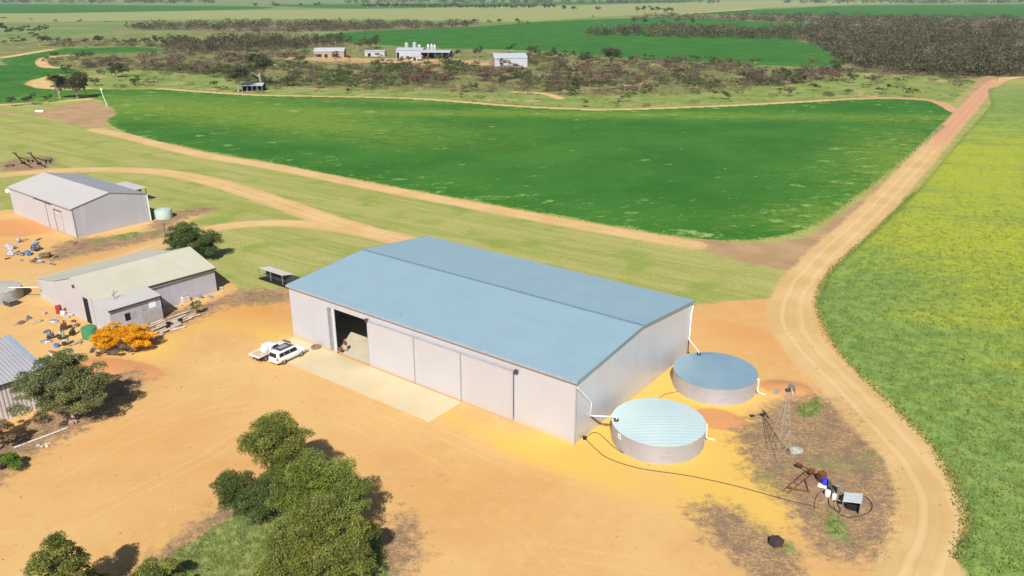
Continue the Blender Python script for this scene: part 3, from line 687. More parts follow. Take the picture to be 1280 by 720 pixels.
# grey gabled shed at the top left
A1 = np.array([-107.576, 163.753]); th1 = R(-38.3)
s1 = tag(empty('gabled_shed', (*A1, 0), th1), 'weathered grey gabled shed with a plain streaked end wall beside the green tank', 'shed')
L1, W1, e1, r1 = 29.2, 15.1, 5.75, 7.5
fw = MB().box(0, L1, 0, .06, 0, e1).build('front_wall', M_OLD_WALL_X, s1)
MB().box(0, L1, W1 - .06, W1, 0, e1).build('rear_wall', M_OLD_WALL_X, s1)
for xx in (L1, .06): MB().prism([(xx, .062, 0), (xx, W1 - .062, 0), (xx, W1 - .062, e1), (xx, W1 / 2, r1), (xx, .062, e1)], (-.06, 0, 0)).build('end_wall', M_OLD_WALL_Y, s1)
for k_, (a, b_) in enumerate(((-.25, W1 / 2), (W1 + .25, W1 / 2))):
    MB().prism([(-.2, a, e1), (L1 + .2, a, e1), (L1 + .2, b_, r1 + .04), (-.2, b_, r1 + .04)], (0, 0, .05)).build('roof', M_OLD_ROOF_X if k_ == 0 else M_OLD_ROOF_SHADED, s1)
MB().box(-.2, L1 + .2, -.36, -.252, e1 - .12, e1 + .04).build('gutter', M_TRIM2, s1)
MB().box(L1 - .01, L1 + .1, -.02, .1, 0, e1).build('corner_flashing', M_STEEL, s1)
MB().box(L1 - .03, L1 + .12, W1 - .1, W1 + .04, 0, e1).build('corner_flashing', M_WHITEPIPE, s1)
sd1 = MB().box(12.6, 17.6, -.16, -.10, .05, 5.2).build('sliding_door', M_OLD_WALL_X, s1)
MB().box(12.4, 20.5, -.22, -.08, 5.25, 5.4).build('door_track', M_DARKSTEEL, s1)
d1 = MB().box(21.3, 24.3, -.12, -.03, .05, 4.3).build('side_door', plain('door_pink_grey', (0.50, 0.46, 0.45), .6, .1), s1)
MB().box(21.1, 21.3, -.14, -.02, 0, 4.5).box(21.3, 24.4, -.14, -.02, 4.35, 4.5).build('door_frame', M_DARKSTEEL, d1)
MB().box(-.9, -.2, -.5, .4, 4.5, 5.2).build('white_box_vent', M_WHITEPIPE, s1)
# small lean-to roof behind it
ln = G(150, 236, 3.0)
lt = tag(empty('lean_to_shelter', (*ln, 0), th1), 'small open roofed shelter half hidden behind the weathered grey gabled shed', 'shelter')
MB().prism([(-5, -3, 3.0), (4.5, -3, 3.0), (4.5, 4, 3.2), (-5, 4, 3.2)], (0, 0, .08)).build('roof', M_OLD_ROOF_X, lt)
MB().box(-4.8, 2.5, 3.5, 3.6, 0, 3.1).build('rear_wall', M_OLD_WALL_X, lt)
for a, b_ in ((-4.8, -2.8), (4.3, -2.8), (4.3, 3.7), (0, -2.8)): MB().box(a - .07, a + .07, b_ - .07, b_ + .07, 0, 3.0).build('post', M_DARKSTEEL, lt)
# L shaped shed with a lichen coloured roof: x runs along its west wall towards the camera, y along its length
A2 = np.array([-74.365, 114.5]); th2 = R(-38.5)
s2 = tag(empty('lichen_roofed_shed', (*A2, 0), th2), 'long old shed with sage green stained roof behind the orange flowering bush', 'shed')
x_an, x_va, x_ri, x_ea, x_le = .6, 7.6, 13.3, 20.0, 24.0
yE, yL, yA = 18.6, 7.4, 18.3
MB().prism([(x_an, 0, 0), (x_le, 0, 0), (x_le, 0, 3.7), (x_ea, 0, 4.25), (x_ri, 0, 6.05), (x_va, 0, 4.35), (x_an, 0, 3.1)], (0, .07, 0)).build('end_wall', M_OLD_WALL_X, s2)
MB().prism([(x_va, yE, 0), (x_ea, yE, 0), (x_ea, yE, 3.95), (x_ri, yE, 6.05), (x_va, yE, 4.35)], (0, -.07, 0)).build('end_wall', M_OLD_WALL_X, s2)
MB().box(x_an, x_va, yA - .07, yA, 0, 3.2).build('end_wall', M_OLD_WALL_X, s2)
MB().box(x_ea - .07, x_ea, yL + .002, yE - .072, 0, 3.95).build('long_wall', M_OLD_WALL_Y, s2)
MB().box(x_an, x_an + .07, .072, yA - .072, 0, 3.1).build('rear_wall', M_OLD_WALL_Y, s2)
MB().box(x_ea + .002, x_le, yL - .07, yL, 0, 3.7).build('lean_to_wall', M_OLD_WALL_X, s2)
lw = MB().box(x_le - .07, x_le, .072, yL - .072, 0, 3.68).build('lean_to_wall', M_OLD_WALL_Y, s2)
MB().box(x_le, x_le + .03, 2.0, 2.75, 1.5, 2.6).build('window', M_BLACK, lw)
MB().box(x_le, x_le + .03, 2.8, 3.6, 1.5, 2.6).build('window', M_TRIM2, lw)
MB().box(x_le, x_le + .02, 5.6, 6.6, 2.3, 3.3).build('patch_sheet', M_WHITEPIPE, lw)
MB().box(x_le, x_le + .02, 4.4, 5.3, 1.9, 3.2).build('patch_sheet', plain('blue_grey_sheet', (.38, .42, .50), .5, .3), lw)
MB().box(x_le, x_le + .025, 4.3, yL - .1, .1, 2.0).build('patch_sheet', plain('old_board', (.40, .37, .36), .7, .1), lw)
rf = MB().prism([(x_ri, -.15, 6.1), (x_ri, yE + .2, 6.1), (x_ea + .3, yE + .2, 4.0), (x_ea + .3, -.15, 4.3 - .07)], (0, 0, .05)).build('roof', M_LICHEN_ROOF, s2)
MB().prism([(x_ri - .02, -.15, 6.1), (x_ri - .02, yE + .2, 6.1), (x_va, yE + .2, 4.4), (x_va, -.15, 4.4)], (0, 0, .05)).build('roof', M_OLD_ROOF_X, s2)
MB().prism([(x_an - .2, -.15, 3.12), (x_an - .2, yA + .1, 3.12), (x_va - .02, yA + .1, 4.36), (x_va - .02, -.15, 4.36)], (0, 0, .05)).build('annex_roof', M_LICHEN_ROOF, s2)
MB().prism([(x_ea + .32, -.18, 4.2), (x_ea + .32, yL + .1, 4.2), (x_le + .2, yL + .1, 3.72), (x_le + .2, -.18, 3.72)], (0, 0, .05)).build('lean_to_roof', M_OLD_ROOF_X, s2)
MB().box(x_le + .202, x_le + .3, -.2, yL + .1, 3.55, 3.76).build('gutter', M_DARKSTEEL, s2)
MB().box(x_ea + .302, x_ea + .4, yL + .1, yE + .2, 3.83, 4.04).build('gutter', M_DARKSTEEL, s2)
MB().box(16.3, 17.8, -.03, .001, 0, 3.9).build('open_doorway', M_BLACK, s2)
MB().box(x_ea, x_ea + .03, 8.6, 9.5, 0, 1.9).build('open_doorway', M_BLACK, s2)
MB().box(19.2, 19.3, -.05, -.002, 0, 4.3).build('wall_rail', M_TRIM2, s2)
MB().tube([(21.4, 2.2, 3.9), (21.4, 2.2, 5.5)], .03, 6).tube([(21.0, 2.0, 4.6), (21.4, 2.2, 5.0), (21.9, 2.7, 5.4)], .03, 6).tube([(20.9, 2.9, 5.0), (21.9, 1.7, 4.8)], .025, 6).build('roof_antenna', M_DARKSTEEL, s2)
MB().tube([(14.0, -.02, 5.0), (14.0, -.2, 5.0)], .25, 10).build('wall_vent', M_DARKSTEEL, s2)
# ribbed shed at the left edge
a3 = G3(55.3, 460.7, 4.5); th3 = R(-38.5)
ex3, ey3 = Vector((math.cos(th3), math.sin(th3), 0)), Vector((-math.sin(th3), math.cos(th3), 0))
s3 = tag(empty('ribbed_shed', (a3.x, a3.y, 0), th3), 'grey shed with boldly ribbed walls behind the big gum tree', 'shed')
M_RIB_W = sheet_metal('ribbed_wall', (0.60, 0.56, 0.55), (0.57, 0.53, 0.53), 'Y', 0.42, 0.6, 0.1, None, 0, 1.0, 0, 0.42)
M_RIB_R = sheet_metal('ribbed_roof', (0.45, 0.44, 0.45), (0.42, 0.41, 0.43), 'Y', 0.42, 0.5, 0.15, None, 0, 0.8, 0, 0.72)
MB().box(-.1, 0, -14, -.35, 0, 4.3).build('front_wall', M_RIB_W, s3)
MB().prism([(-.102, -.42, 0), (-9.2, -.42, 0), (-9.2, -.42, 5.9), (-.102, -.42, 4.3)], (0, .07, 0)).build('end_wall', M_OLD_WALL_X, s3)
MB().prism([(.25, 0, 4.35), (-9.3, 0, 6.0), (-9.3, -14.2, 6.0), (.25, -14.2, 4.35)], (0, 0, .06)).build('roof', M_RIB_R, s3)
MB().prism([(.25, -.35, 4.42), (-9.3, -.35, 6.07), (-9.3, .22, 6.07), (.25, .22, 4.42)], (0, 0, .05)).build('barge_capping', plain('sky_blue_capping', (.50, .60, .70), .35, .5), s3)
MB().box(.252, .36, -14.2, 0, 4.2, 4.4).build('gutter', M_DARKSTEEL, s3)
MB().box(-17, -9.25, -14, -.4, 0, 4.6).build('rear_bay', M_OLD_WALL_X, s3)
# carport between the sheds
cp = G(338, 345)
c0, c1, c2, c3 = [G3(*q, 1.7) for q in ((322.5, 335), (352.5, 344.6), (361.5, 341.4), (330, 332))]
dirx = (c1 - c0); angc = math.atan2(dirx.y, dirx.x); hl = dirx.length
wd = abs((c3 - c0).dot(Vector((-dirx.y, dirx.x, 0)).normalized()))
ct = tag(empty('open_carport', (c0.x, c0.y, 0), angc), 'low flat roofed open carport just left of the big blue roofed shed', 'carport')
MB().prism([(0, 0, 1.7), (hl, 0, 1.7), (hl + 1.2, wd, 1.8), (1.2, wd, 1.8)], (0, 0, .07)).build('roof', M_OLD_ROOF_X, ct)
MB().box(.4, hl + 3.2, wd - .2, wd - .1, 0, 1.7).build('rear_wall', M_DARKSTEEL, ct)  # dark colour chosen to deepen the carport's shaded inside
MB().box(.3, hl + 3.0, -.5, wd - .3, .01, .05).build('painted_shade_floor', M_BLACK, ct)  # black sheet painting in the shade under the carport roof
for xx in (.1, hl * .5, hl - .1): MB().box(xx - .05, xx + .05, .02, .12, 0, 1.7).build('post', M_STEEL, ct)
#@@FAR BUILDINGS
def fsize(px, py): return mpp(px, py)
M_WHITEROOF = plain('white_roof', (0.50, 0.52, 0.54), .45, .2)
M_TANWALL = plain('tan_wall', (0.50, 0.40, 0.28), .7)
def far_shed(name, label, cat, px0, px1, ybase, hpx, roofm, wallm, depth_m=14, rot=0.0, rise=1.5, openings=(), open_front=False):
    m = mpp((px0 + px1) / 2, ybase); g = G((px0 + px1) / 2, ybase); L = (px1 - px0) * m; h = hpx * m
    r = tag(empty(name, (g[0], g[1], 0), rot), label, cat)
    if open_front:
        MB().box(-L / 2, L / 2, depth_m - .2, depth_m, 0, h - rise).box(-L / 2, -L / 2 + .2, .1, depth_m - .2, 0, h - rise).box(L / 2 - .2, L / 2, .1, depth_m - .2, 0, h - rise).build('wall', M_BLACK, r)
        for k in range(5): 
            xx = -L / 2 + .2 + (L - .4) * k / 4; MB().box(xx - .12, xx + .12, 0, .12, 0, h - rise).build('post', wallm, r)
    else:
        MB().prism([(-L / 2, 0, 0), (-L / 2, depth_m, 0), (-L / 2, depth_m, h - rise), (-L / 2, depth_m / 2, h), (-L / 2, 0, h - rise)], (L, 0, 0)).build('wall', wallm, r)
    for a, b_ in ((-.3, depth_m / 2), (depth_m + .3, depth_m / 2)):
        MB().prism([(-L / 2 - .3, a, h - rise + .02), (L / 2 + .3, a, h - rise + .02), (L / 2 + .3, b_, h + .06), (-L / 2 - .3, b_, h + .06)], (0, 0, .1)).build('roof', roofm, r)
    for (a, b_, z0, z1, mt, nm) in openings: MB().box(-L / 2 + a * L, -L / 2 + b_ * L, -.08, -.002, z0, z1).build(nm, mt, r)
    return r
far_shed('farmhouse', 'white roofed farmhouse with a shady verandah, leftmost building of the far homestead', 'house', 393, 430, 72, 11, M_WHITEROOF, plain('house_wall', (.35, .27, .20), .8), 12, R(3), 2.2, [(.1, .25, .5, 2.4, M_BLACK, 'window'), (.35, .45, 0, 2.4, M_BLACK, 'door'), (.6, .8, .5, 2.4, M_BLACK, 'window')])
far_shed('small_white_shed', 'small low white shed beside the dark tree in the far homestead', 'shed', 456, 481, 70.5, 7, M_WHITEROOF, plain('white_wall', (.42, .43, .44), .6), 7, R(-4), .7, [(.15, .3, 0, 2.2, M_BLACK, 'door'), (.55, .7, .6, 1.8, M_TRIM2, 'window')])
far_shed('white_workshop', 'long white workshop in front of the tall silos', 'shed', 495, 528, 73, 12, M_WHITEROOF, plain('white_wall_2', (.42, .43, .44), .6), 12, R(-6), 1.4, [(.02, .12, 0, 4, M_BLACK, 'door'), (.6, .68, 0, 3.5, M_TRIM2, 'door')])
far_shed('open_hay_shed', 'dark open fronted shed with pale curved roof right of the silos', 'shed', 526, 562, 74, 10, M_WHITEROOF, M_TRIM2, 14, R(-4), 1.2, open_front=True)
far_shed('skillion_shed', 'small white shed tucked in front of the open fronted shed', 'shed', 514, 527, 76, 6, M_WHITEROOF, plain('white_wall_3', (.42, .43, .44), .6), 6, R(-6), .6, [(.2, .45, 0, 2.2, M_BLACK, 'door')])
bs = G(618, 84)
b3 = tag(empty('gabled_farm_shed', (*G(618.5, 84.5), 0), R(14)), 'tan ended shed with pale blue roof standing alone right of the far homestead', 'shed')
m_ = mpp(620, 84); LW, LD, hh_ = 13.5 * m_, 21, 5.4
MB().box(0, LD, 0, .1, 0, hh_).box(0, LD, LW * 1.5, LW * 1.5 + .1, 0, hh_).build('wall', plain('pale_wall', (.5, .5, .55), .5, .2), b3)
for xx in (0, LD - .1): MB().prism([(xx, .101, 0), (xx, LW * 1.5 - .001, 0), (xx, LW * 1.5 - .001, hh_), (xx, LW * .75, hh_ + 2.6), (xx, .101, hh_)], (.1, 0, 0)).build('end_wall', M_TANWALL, b3)
for a, b_ in ((-.3, LW * .75), (LW * 1.5 + .3, LW * .75)): MB().prism([(-.3, a, hh_), (LD + .3, a, hh_), (LD + .3, b_, hh_ + 2.7), (-.3, b_, hh_ + 2.7)], (0, 0, .1)).build('roof', plain('pale_blue_roof', (.55, .63, .68), .4, .4), b3)
ws = far_shed('tree_side_shed', 'pale roofed open shed beside the pair of trees at the crop edge', 'shed', 303, 328, 114.5, 9, plain('pale_roof', (.60, .64, .70), .4, .3), plain('blue_shade_wall', (.22, .25, .32), .6), 9, R(6), .8, open_front=True)
M_SILO = plain('silo_steel', (.62, .64, .66), .35, .5)
for k, (px, yb, hpx, wpx, lab) in enumerate(((507.5, 66, 12.5, 5, 'tall pale silo, leftmost behind the white workshop'), (517.5, 66, 13, 5.4, 'tall pale silo second from left behind the white workshop'), (523.5, 65, 9, 4.4, 'shorter pale silo third behind the white workshop'),
        (534.5, 65, 9, 3.6, 'slim silver silo, left one of the three behind the open fronted shed'), (539, 65, 9.5, 4, 'silver silo, middle one of the three behind the open fronted shed'), (542.8, 65, 8.5, 3.6, 'silver silo, right one of the three behind the open fronted shed'))):
    m = mpp(px, yb); g = G(px, yb); r_, h = wpx * m / 2, hpx * m
    s = tag(empty('grain_silo', (g[0], g[1] + 5, 0)), lab, 'silo', 'silos at the far homestead')
    MB().lathe([(r_, 1.2), (r_, h - 1.6)], 20, caps=False).build('silo_wall', M_SILO, s, True)
    MB().lathe([(r_ + .05, h - 1.62), (.4, h - .1), (0, h)], 20, caps=False).build('silo_roof', M_SILO, s, True)
    MB().lathe([(.3, .3), (r_, 1.22)], 20, caps=True).build('hopper', M_SILO, s, True)
    for q in range(4):
        a = math.pi / 4 + q * math.pi / 2; MB().tube([(r_ * math.cos(a), r_ * math.sin(a), 0), (r_ * math.cos(a), r_ * math.sin(a), 1.4)], .1, 6).build('leg', M_STEEL, s)
#@@VEGETATION
# ================================================================ PLANTS
def leaf_quads(c, size, r_=None, flat=0.0, bias=None):
    """one small quad per centre c, random tilt (flat 1 = lying, 0 = any way up)"""
    n = len(c); r_ = r_ or rng
    a = r_.normal(size=(n, 3)); a[:, 2] *= (1 - flat); a /= np.linalg.norm(a, axis=1, keepdims=True) + 1e-9
    b = r_.normal(size=(n, 3)); b[:, 2] *= (1 - flat)
    b -= (b * a).sum(1, keepdims=True) * a; b /= np.linalg.norm(b, axis=1, keepdims=True) + 1e-9
    s = (size * r_.uniform(0.6, 1.3, (n, 1)))
    a, b = a * s, b * s * 0.62
    v = np.stack([c - a * .5, c - b * .5 + a * .06, c + a * .5, c + b * .5 - a * .06], 1).reshape(-1, 3)
    return v, np.arange(n * 4).reshape(-1, 4)
def crown_points(lobes, n, cr, r_, per=None, low=-0.45):
    """leaf centres: leafy clumps of uneven size spread over and through lobes (x, y, z, rx, rz), with gaps between the clumps"""
    vol = np.array([l[3] ** 2 * l[4] for l in lobes]) ** 0.7; vol /= vol.sum()
    pts, tint, cl = [], [], []
    for l, w in zip(lobes, vol):
        nc = max(4, int(w * n / (per or 330)))
        d = r_.normal(size=(nc, 3)); d /= np.linalg.norm(d, axis=1, keepdims=True)
        d[:, 2] = np.where(d[:, 2] < low, -d[:, 2] * .6, d[:, 2])
        rr = np.where(r_.random((nc, 1)) < .75, r_.uniform(0.70, 1.0, (nc, 1)) + .45 * r_.random((nc, 1)) ** 4, r_.uniform(.2, .7, (nc, 1)))
        c = np.array(l[:3]) + d * rr * np.array([l[3], l[3], l[4]])
        sz = cr * r_.uniform(0.5, 1.5, nc); kk = (sz ** 2 / (sz ** 2).mean() * w * n / nc).astype(int) + 3
        for cc_, s_, k in zip(c, sz, kk):
            q = r_.normal(size=(k, 3)); q /= np.linalg.norm(q, axis=1, keepdims=True)
            q[:, 2] = np.where(q[:, 2] < -.3, -q[:, 2] * .5, q[:, 2])
            q *= (r_.uniform(0.35, 1.08, (k, 1)) ** .6) * s_ * np.array([1, 1, .75])
            pts.append(cc_ + q); tint.append(np.clip(r_.uniform(.2, .8) + r_.normal(size=k) * .14, 0, 1)); cl.append(cc_)
    return np.concatenate(pts), np.concatenate(tint), np.array(cl)
M_BARK = plain('gum_bark', (.42, .36, .30), .85, 0, .25, 2.0, (.22, .16, .12))
M_BARKD = plain('dark_bark', (.12, .09, .07), .9, 0, .25)
L_GUM = leaf_mat('gum_leaves', (.055, .074, .030), (.145, .170, .070), (.27, .29, .13), .16)
L_OLIVE = leaf_mat('olive_leaves', (.055, .078, .016), (.145, .176, .038), (.285, .305, .075), .16)
L_DARK = leaf_mat('dark_green_leaves', (.035, .060, .018), (.080, .120, .035), (.14, .18, .06), .15)
L_ORANGE = leaf_mat('orange_blossom', (.50, .22, .006), (.80, .43, .010), (.88, .60, .03), .3)
L_GREYB = leaf_mat('grey_bush', (.10, .085, .08), (.19, .16, .15), (.28, .25, .22), .1)
L_FAR = leaf_mat('far_leaves', (.032, .048, .022), (.065, .080, .036), (.11, .12, .055), .12)
L_PURP = leaf_mat('purple_brown_scrub', (.085, .055, .050), (.16, .105, .088), (.24, .17, .13), .1)
L_GREEN = leaf_mat('fresh_green_leaves', (.05, .11, .015), (.11, .22, .03), (.20, .33, .06))
L_STRAW = leaf_mat('dry_weed', (.20, .13, .08), (.33, .23, .14), (.48, .36, .22), .3)
L_GRASS = leaf_mat('weed_leaves', (.10, .14, .025), (.19, .235, .055), (.42, .43, .26), .2)
L_CANOLA = leaf_mat('canola_leaves', (.17, .24, .06), (.27, .35, .09), (.38, .45, .14), .5)
def tree(name, label, px, py, lobes, n, leaf, cr, mat, bark=M_BARK, trunk=.22, fork=1.3, cat='tree', group=None, lean=(0, 0), seed=1, limbs=26, at=None):
    g = np.array(at) if at is not None else G(px, py); r_ = np.random.default_rng(seed)
    t = tag(empty(name, (g[0], g[1], 0)), label, cat, group)
    p, ti, cl = crown_points(lobes, int(n * 1.5), cr * 1.15, r_)
    p[:, 2] = np.maximum(p[:, 2], .1)
    v, f = leaf_quads(p, leaf * .78, r_, .25)
    np_mesh('crown', v, f, mat, np.repeat(ti, 4), parent=t)
    b = MB(); fk = Vector((lean[0], lean[1], fork))
    b.tube([(0, 0, -.1), fk * .5 + Vector((.05, 0, 0)), fk], trunk, 8, trunk * .75)
    tb = b.build('trunk', bark, t, True)
    q = MB()
    for l in lobes:
        c = Vector(l[:3]); m = fk.lerp(c, .5) + Vector((0, 0, .25))
        q.tube([fk, m, c], trunk * .55, 6, trunk * .18)
    lc = np.array([l[:3] for l in lobes])
    for k in range(min(limbs, len(cl))):
        c = cl[r_.integers(len(cl))]; l = lc[np.argmin(((lc - c) ** 2).sum(1))]
        a, e = Vector(l), Vector(c); q.tube([a, a.lerp(e, .5) + Vector((0, 0, -.1)), e], trunk * .18, 5, trunk * .05)
    q.build('branches', bark, tb, True)
    return t
# gum tree at the left: pale trunk, wide crown
tree('gum_tree', 'big spreading gum tree with pale forked trunk in front of the ribbed shed', 92, 528,
     [(-3.2, .6, 4.6, 2.5, 1.7), (-.6, -.4, 5.0, 2.6, 2.0), (1.9, .2, 4.6, 2.3, 1.6), (-.2, 1.6, 6.6, 1.7, 1.5), (-3.6, -1.0, 3.0, 1.6, 1.1), (3.0, -.6, 3.8, 1.7, 1.2), (.2, .2, 7.4, 1.1, 1.0), (-1.6, -1.2, 3.4, 1.8, 1.1), (-2.2, 1.2, 6.0, 1.5, 1.1), (1.0, -1.0, 3.6, 1.7, 1.2), (3.4, .4, 4.4, 1.5, 1.2), (-2.8, 0, 4.0, 1.8, 1.3), (-.6, -1.0, 2.8, 2.0, 1.0), (2.0, -.6, 2.6, 1.6, .9)], 44000, .22, .62, L_GUM, trunk=.26, seed=11)
# group of four below the yard
tree('yard_tree', 'tall rounded olive tree at the back of the clump in the sandy yard', 350, 630,
     [(-.6, 0, 7.2, 1.6, 1.5), (.6, .2, 7.6, 1.7, 1.4), (-1.3, .0, 6.0, 1.5, 1.3), (1.4, .1, 6.4, 1.4, 1.5), (.4, .2, 5.4, 1.8, 1.4), (1.3, -.1, 4.4, 1.5, 1.3), (.9, -.2, 3.0, 1.6, 1.3), (.2, .2, 8.4, 1.1, .8)], 38000, .18, .62, L_OLIVE, M_BARKD, .2, seed=12)
tree('yard_tree', 'low dark spreading tree at the left side of the clump in the sandy yard', 318, 655,
     [(-2.4, .1, 3.6, 1.3, 1.0), (-1.5, .1, 4.2, 1.1, .8), (-.8, .2, 3.0, 1.5, 1.2), (.6, .3, 2.8, 1.5, 1.3), (1.6, .6, 3.2, 1.5, 1.4), (.4, -.3, 1.6, 1.4, 1.0), (-1.4, -.2, 2.2, 1.2, .9)], 26000, .17, .55, L_DARK, M_BARKD, .18, seed=13)
tree('yard_tree', 'broad shouldered green tree in the middle of the clump, behind the largest one', 398, 678,
     [(-1.3, .4, 6.4, 1.6, 1.3), (.4, .6, 6.8, 1.6, 1.3), (2.0, .4, 6.2, 1.5, 1.2), (2.9, .2, 5.0, 1.4, 1.2), (-1.6, 0, 4.8, 1.6, 1.4), (.4, 0, 5.0, 2.0, 1.6), (2.4, 0, 3.6, 1.7, 1.4), (-1.0, 0, 3.0, 1.6, 1.4)], 42000, .18, .62, leaf_mat('bright_olive_leaves', (.050, .082, .015), (.135, .182, .034), (.265, .315, .068), .16), M_BARKD, .24, seed=34)
tree('yard_tree', 'largest bushy olive tree at the right front of the clump in the sandy yard', 410, 734,
     [(-.6, .4, 5.6, 1.9, 1.6), (1.2, .4, 5.4, 1.9, 1.5), (2.4, .4, 4.2, 1.6, 1.5), (-2.2, .1, 4.6, 1.7, 1.5), (.4, -.6, 3.6, 2.2, 1.6), (-3.6, -.2, 3.4, 1.6, 1.3), (-2.4, -.9, 2.4, 1.8, 1.4), (2.4, -.2, 2.4, 1.7, 1.4), (.4, -1.1, 1.7, 2.0, 1.2), (-3.9, -.8, 1.7, 1.4, 1.1), (.4, .6, 6.6, 1.3, 1.0), (-1.4, -1.4, 1.2, 1.7, .9)], 62000, .18, .64, L_OLIVE, M_BARKD, .28, seed=14)
tree('orange_flower_sprig', 'small patch of orange blossom showing between the trees of the yard clump', 386, 682,
     [(0, 0, 4.4, .7, .6), (.5, .1, 4.0, .5, .4)], 1500, .16, .22, L_ORANGE, M_BARKD, .06, 1.2, 'flowering shrub', seed=15, limbs=4)
tree('corner_tree', 'olive tree rising over the lower left edge of the sandy yard', 0, 0,
     [(0, 0, 6.2, .95, 1.0), (-.7, -.2, 5.0, 1.1, 1.1), (.6, -.1, 5.0, 1.0, .9), (-.1, .1, 7.0, .6, .6), (.2, -.3, 3.8, 1.3, 1.2)], 12000, .18, .5, L_OLIVE, M_BARKD, .2, seed=16, at=(-33.6, 47.2))
tree('corner_bush', 'low olive bush at the bottom edge beside the green weedy patch', 196, 742,
     [(0, 0, 1.5, 1.5, 1.0), (1.3, .2, 1.8, 1.2, 1.0), (-1.3, 0, 1.0, 1.1, .8)], 8000, .17, .42, L_OLIVE, M_BARKD, .1, .5, 'bush', seed=17, limbs=8)
tree('corner_bush', 'small sparse olive bush at the bottom edge left of the dark tree shadow', 118, 742,
     [(0, 0, 1.2, .8, .7), (.7, .1, .8, .6, .5)], 2500, .16, .35, L_OLIVE, M_BARKD, .08, .4, 'bush', seed=18, limbs=6)
tree('flowering_bush', 'large rounded bush covered in bright orange blossom beside the green tank', 152, 440,
     [(-2.3, -.1, 1.5, 1.8, 1.4), (-.3, .3, 2.1, 1.9, 1.6), (1.9, .6, 2.1, 1.9, 1.5), (-1.4, -.8, 1.0, 1.5, 1.0), (2.3, -.2, 1.2, 1.6, 1.1), (3.0, .8, 1.6, 1.2, 1.2)], 34000, .17, .42, L_ORANGE, M_BARKD, .12, .5, 'bush', seed=19, limbs=12)
tree('grey_bush', 'leafless grey bush at the foot of the orange flowering bush', 124, 447,
     [(-.2, 0, .8, 1.0, .8), (1.6, .2, .7, 1.1, .6)], 3000, .14, .3, L_GREYB, M_BARKD, .06, .3, 'bush', seed=20, limbs=8)
tree('grey_bush', 'small grey twiggy bush in front of the middle of the orange bush', 160, 441,
     [(0, -.3, .9, .8, .8), (.9, -.2, .7, .7, .5)], 2000, .14, .28, L_GREYB, M_BARKD, .05, .3, 'bush', seed=41, limbs=6)
tree('shade_tree', 'dense dark bushy tree behind the sage roofed shed', 243, 326,
     [(-2.2, .3, 3.8, 2.0, 1.8), (.3, .2, 3.4, 2.3, 1.9), (2.2, -.2, 2.6, 1.8, 1.6), (-1.8, .2, 5.4, 1.6, 1.2), (-3.4, 0, 3.0, 1.3, 1.2), (2.8, .8, 3.6, 1.5, 1.4), (0, .4, 4.8, 2.0, 1.5), (-1.8, 0, 2.4, 2.2, 1.6), (1.4, -.4, 2.0, 2.2, 1.5)], 36000, .25, .75, L_DARK, M_BARKD, .25, seed=21)
tree('edge_tree', 'half dry yellowish tree cut by the left edge below the ribbed shed', -8, 568,
     [(.0, .2, 2.6, 1.6, 1.2), (-.8, .2, 4.2, 1.5, 1.3), (.8, .2, 1.5, 1.2, .8)], 7000, .2, .5, L_STRAW, M_BARK, .16, .9, seed=22)
tree('edge_shrub', 'bright green shrub on the left edge under the half dry tree', 2, 588,
     [(0, 0, 1.0, 1.4, 1.0), (1.0, .2, .7, .9, .6)], 4500, .18, .4, L_GREEN, M_BARKD, .07, .3, 'bush', seed=23, limbs=6)
tree('log_pile_shrub', 'sparse grey green shrub at the right end of the timber pile', 247, 393,
     [(0, 0, 1.0, .8, .9), (.4, .1, 1.7, .5, .4)], 1400, .17, .3, L_GUM, M_BARKD, .06, .4, 'bush', seed=24, limbs=8)
tree('edge_tree', 'small dry branched tree at the left edge beside the ribbed wall', -6, 520, [(.2, 0, 2.4, 1.0, .9), (-.2, 0, 3.2, .8, .6)], 1800, .2, .45, L_GUM, M_BARK, .1, 1.0, seed=25)
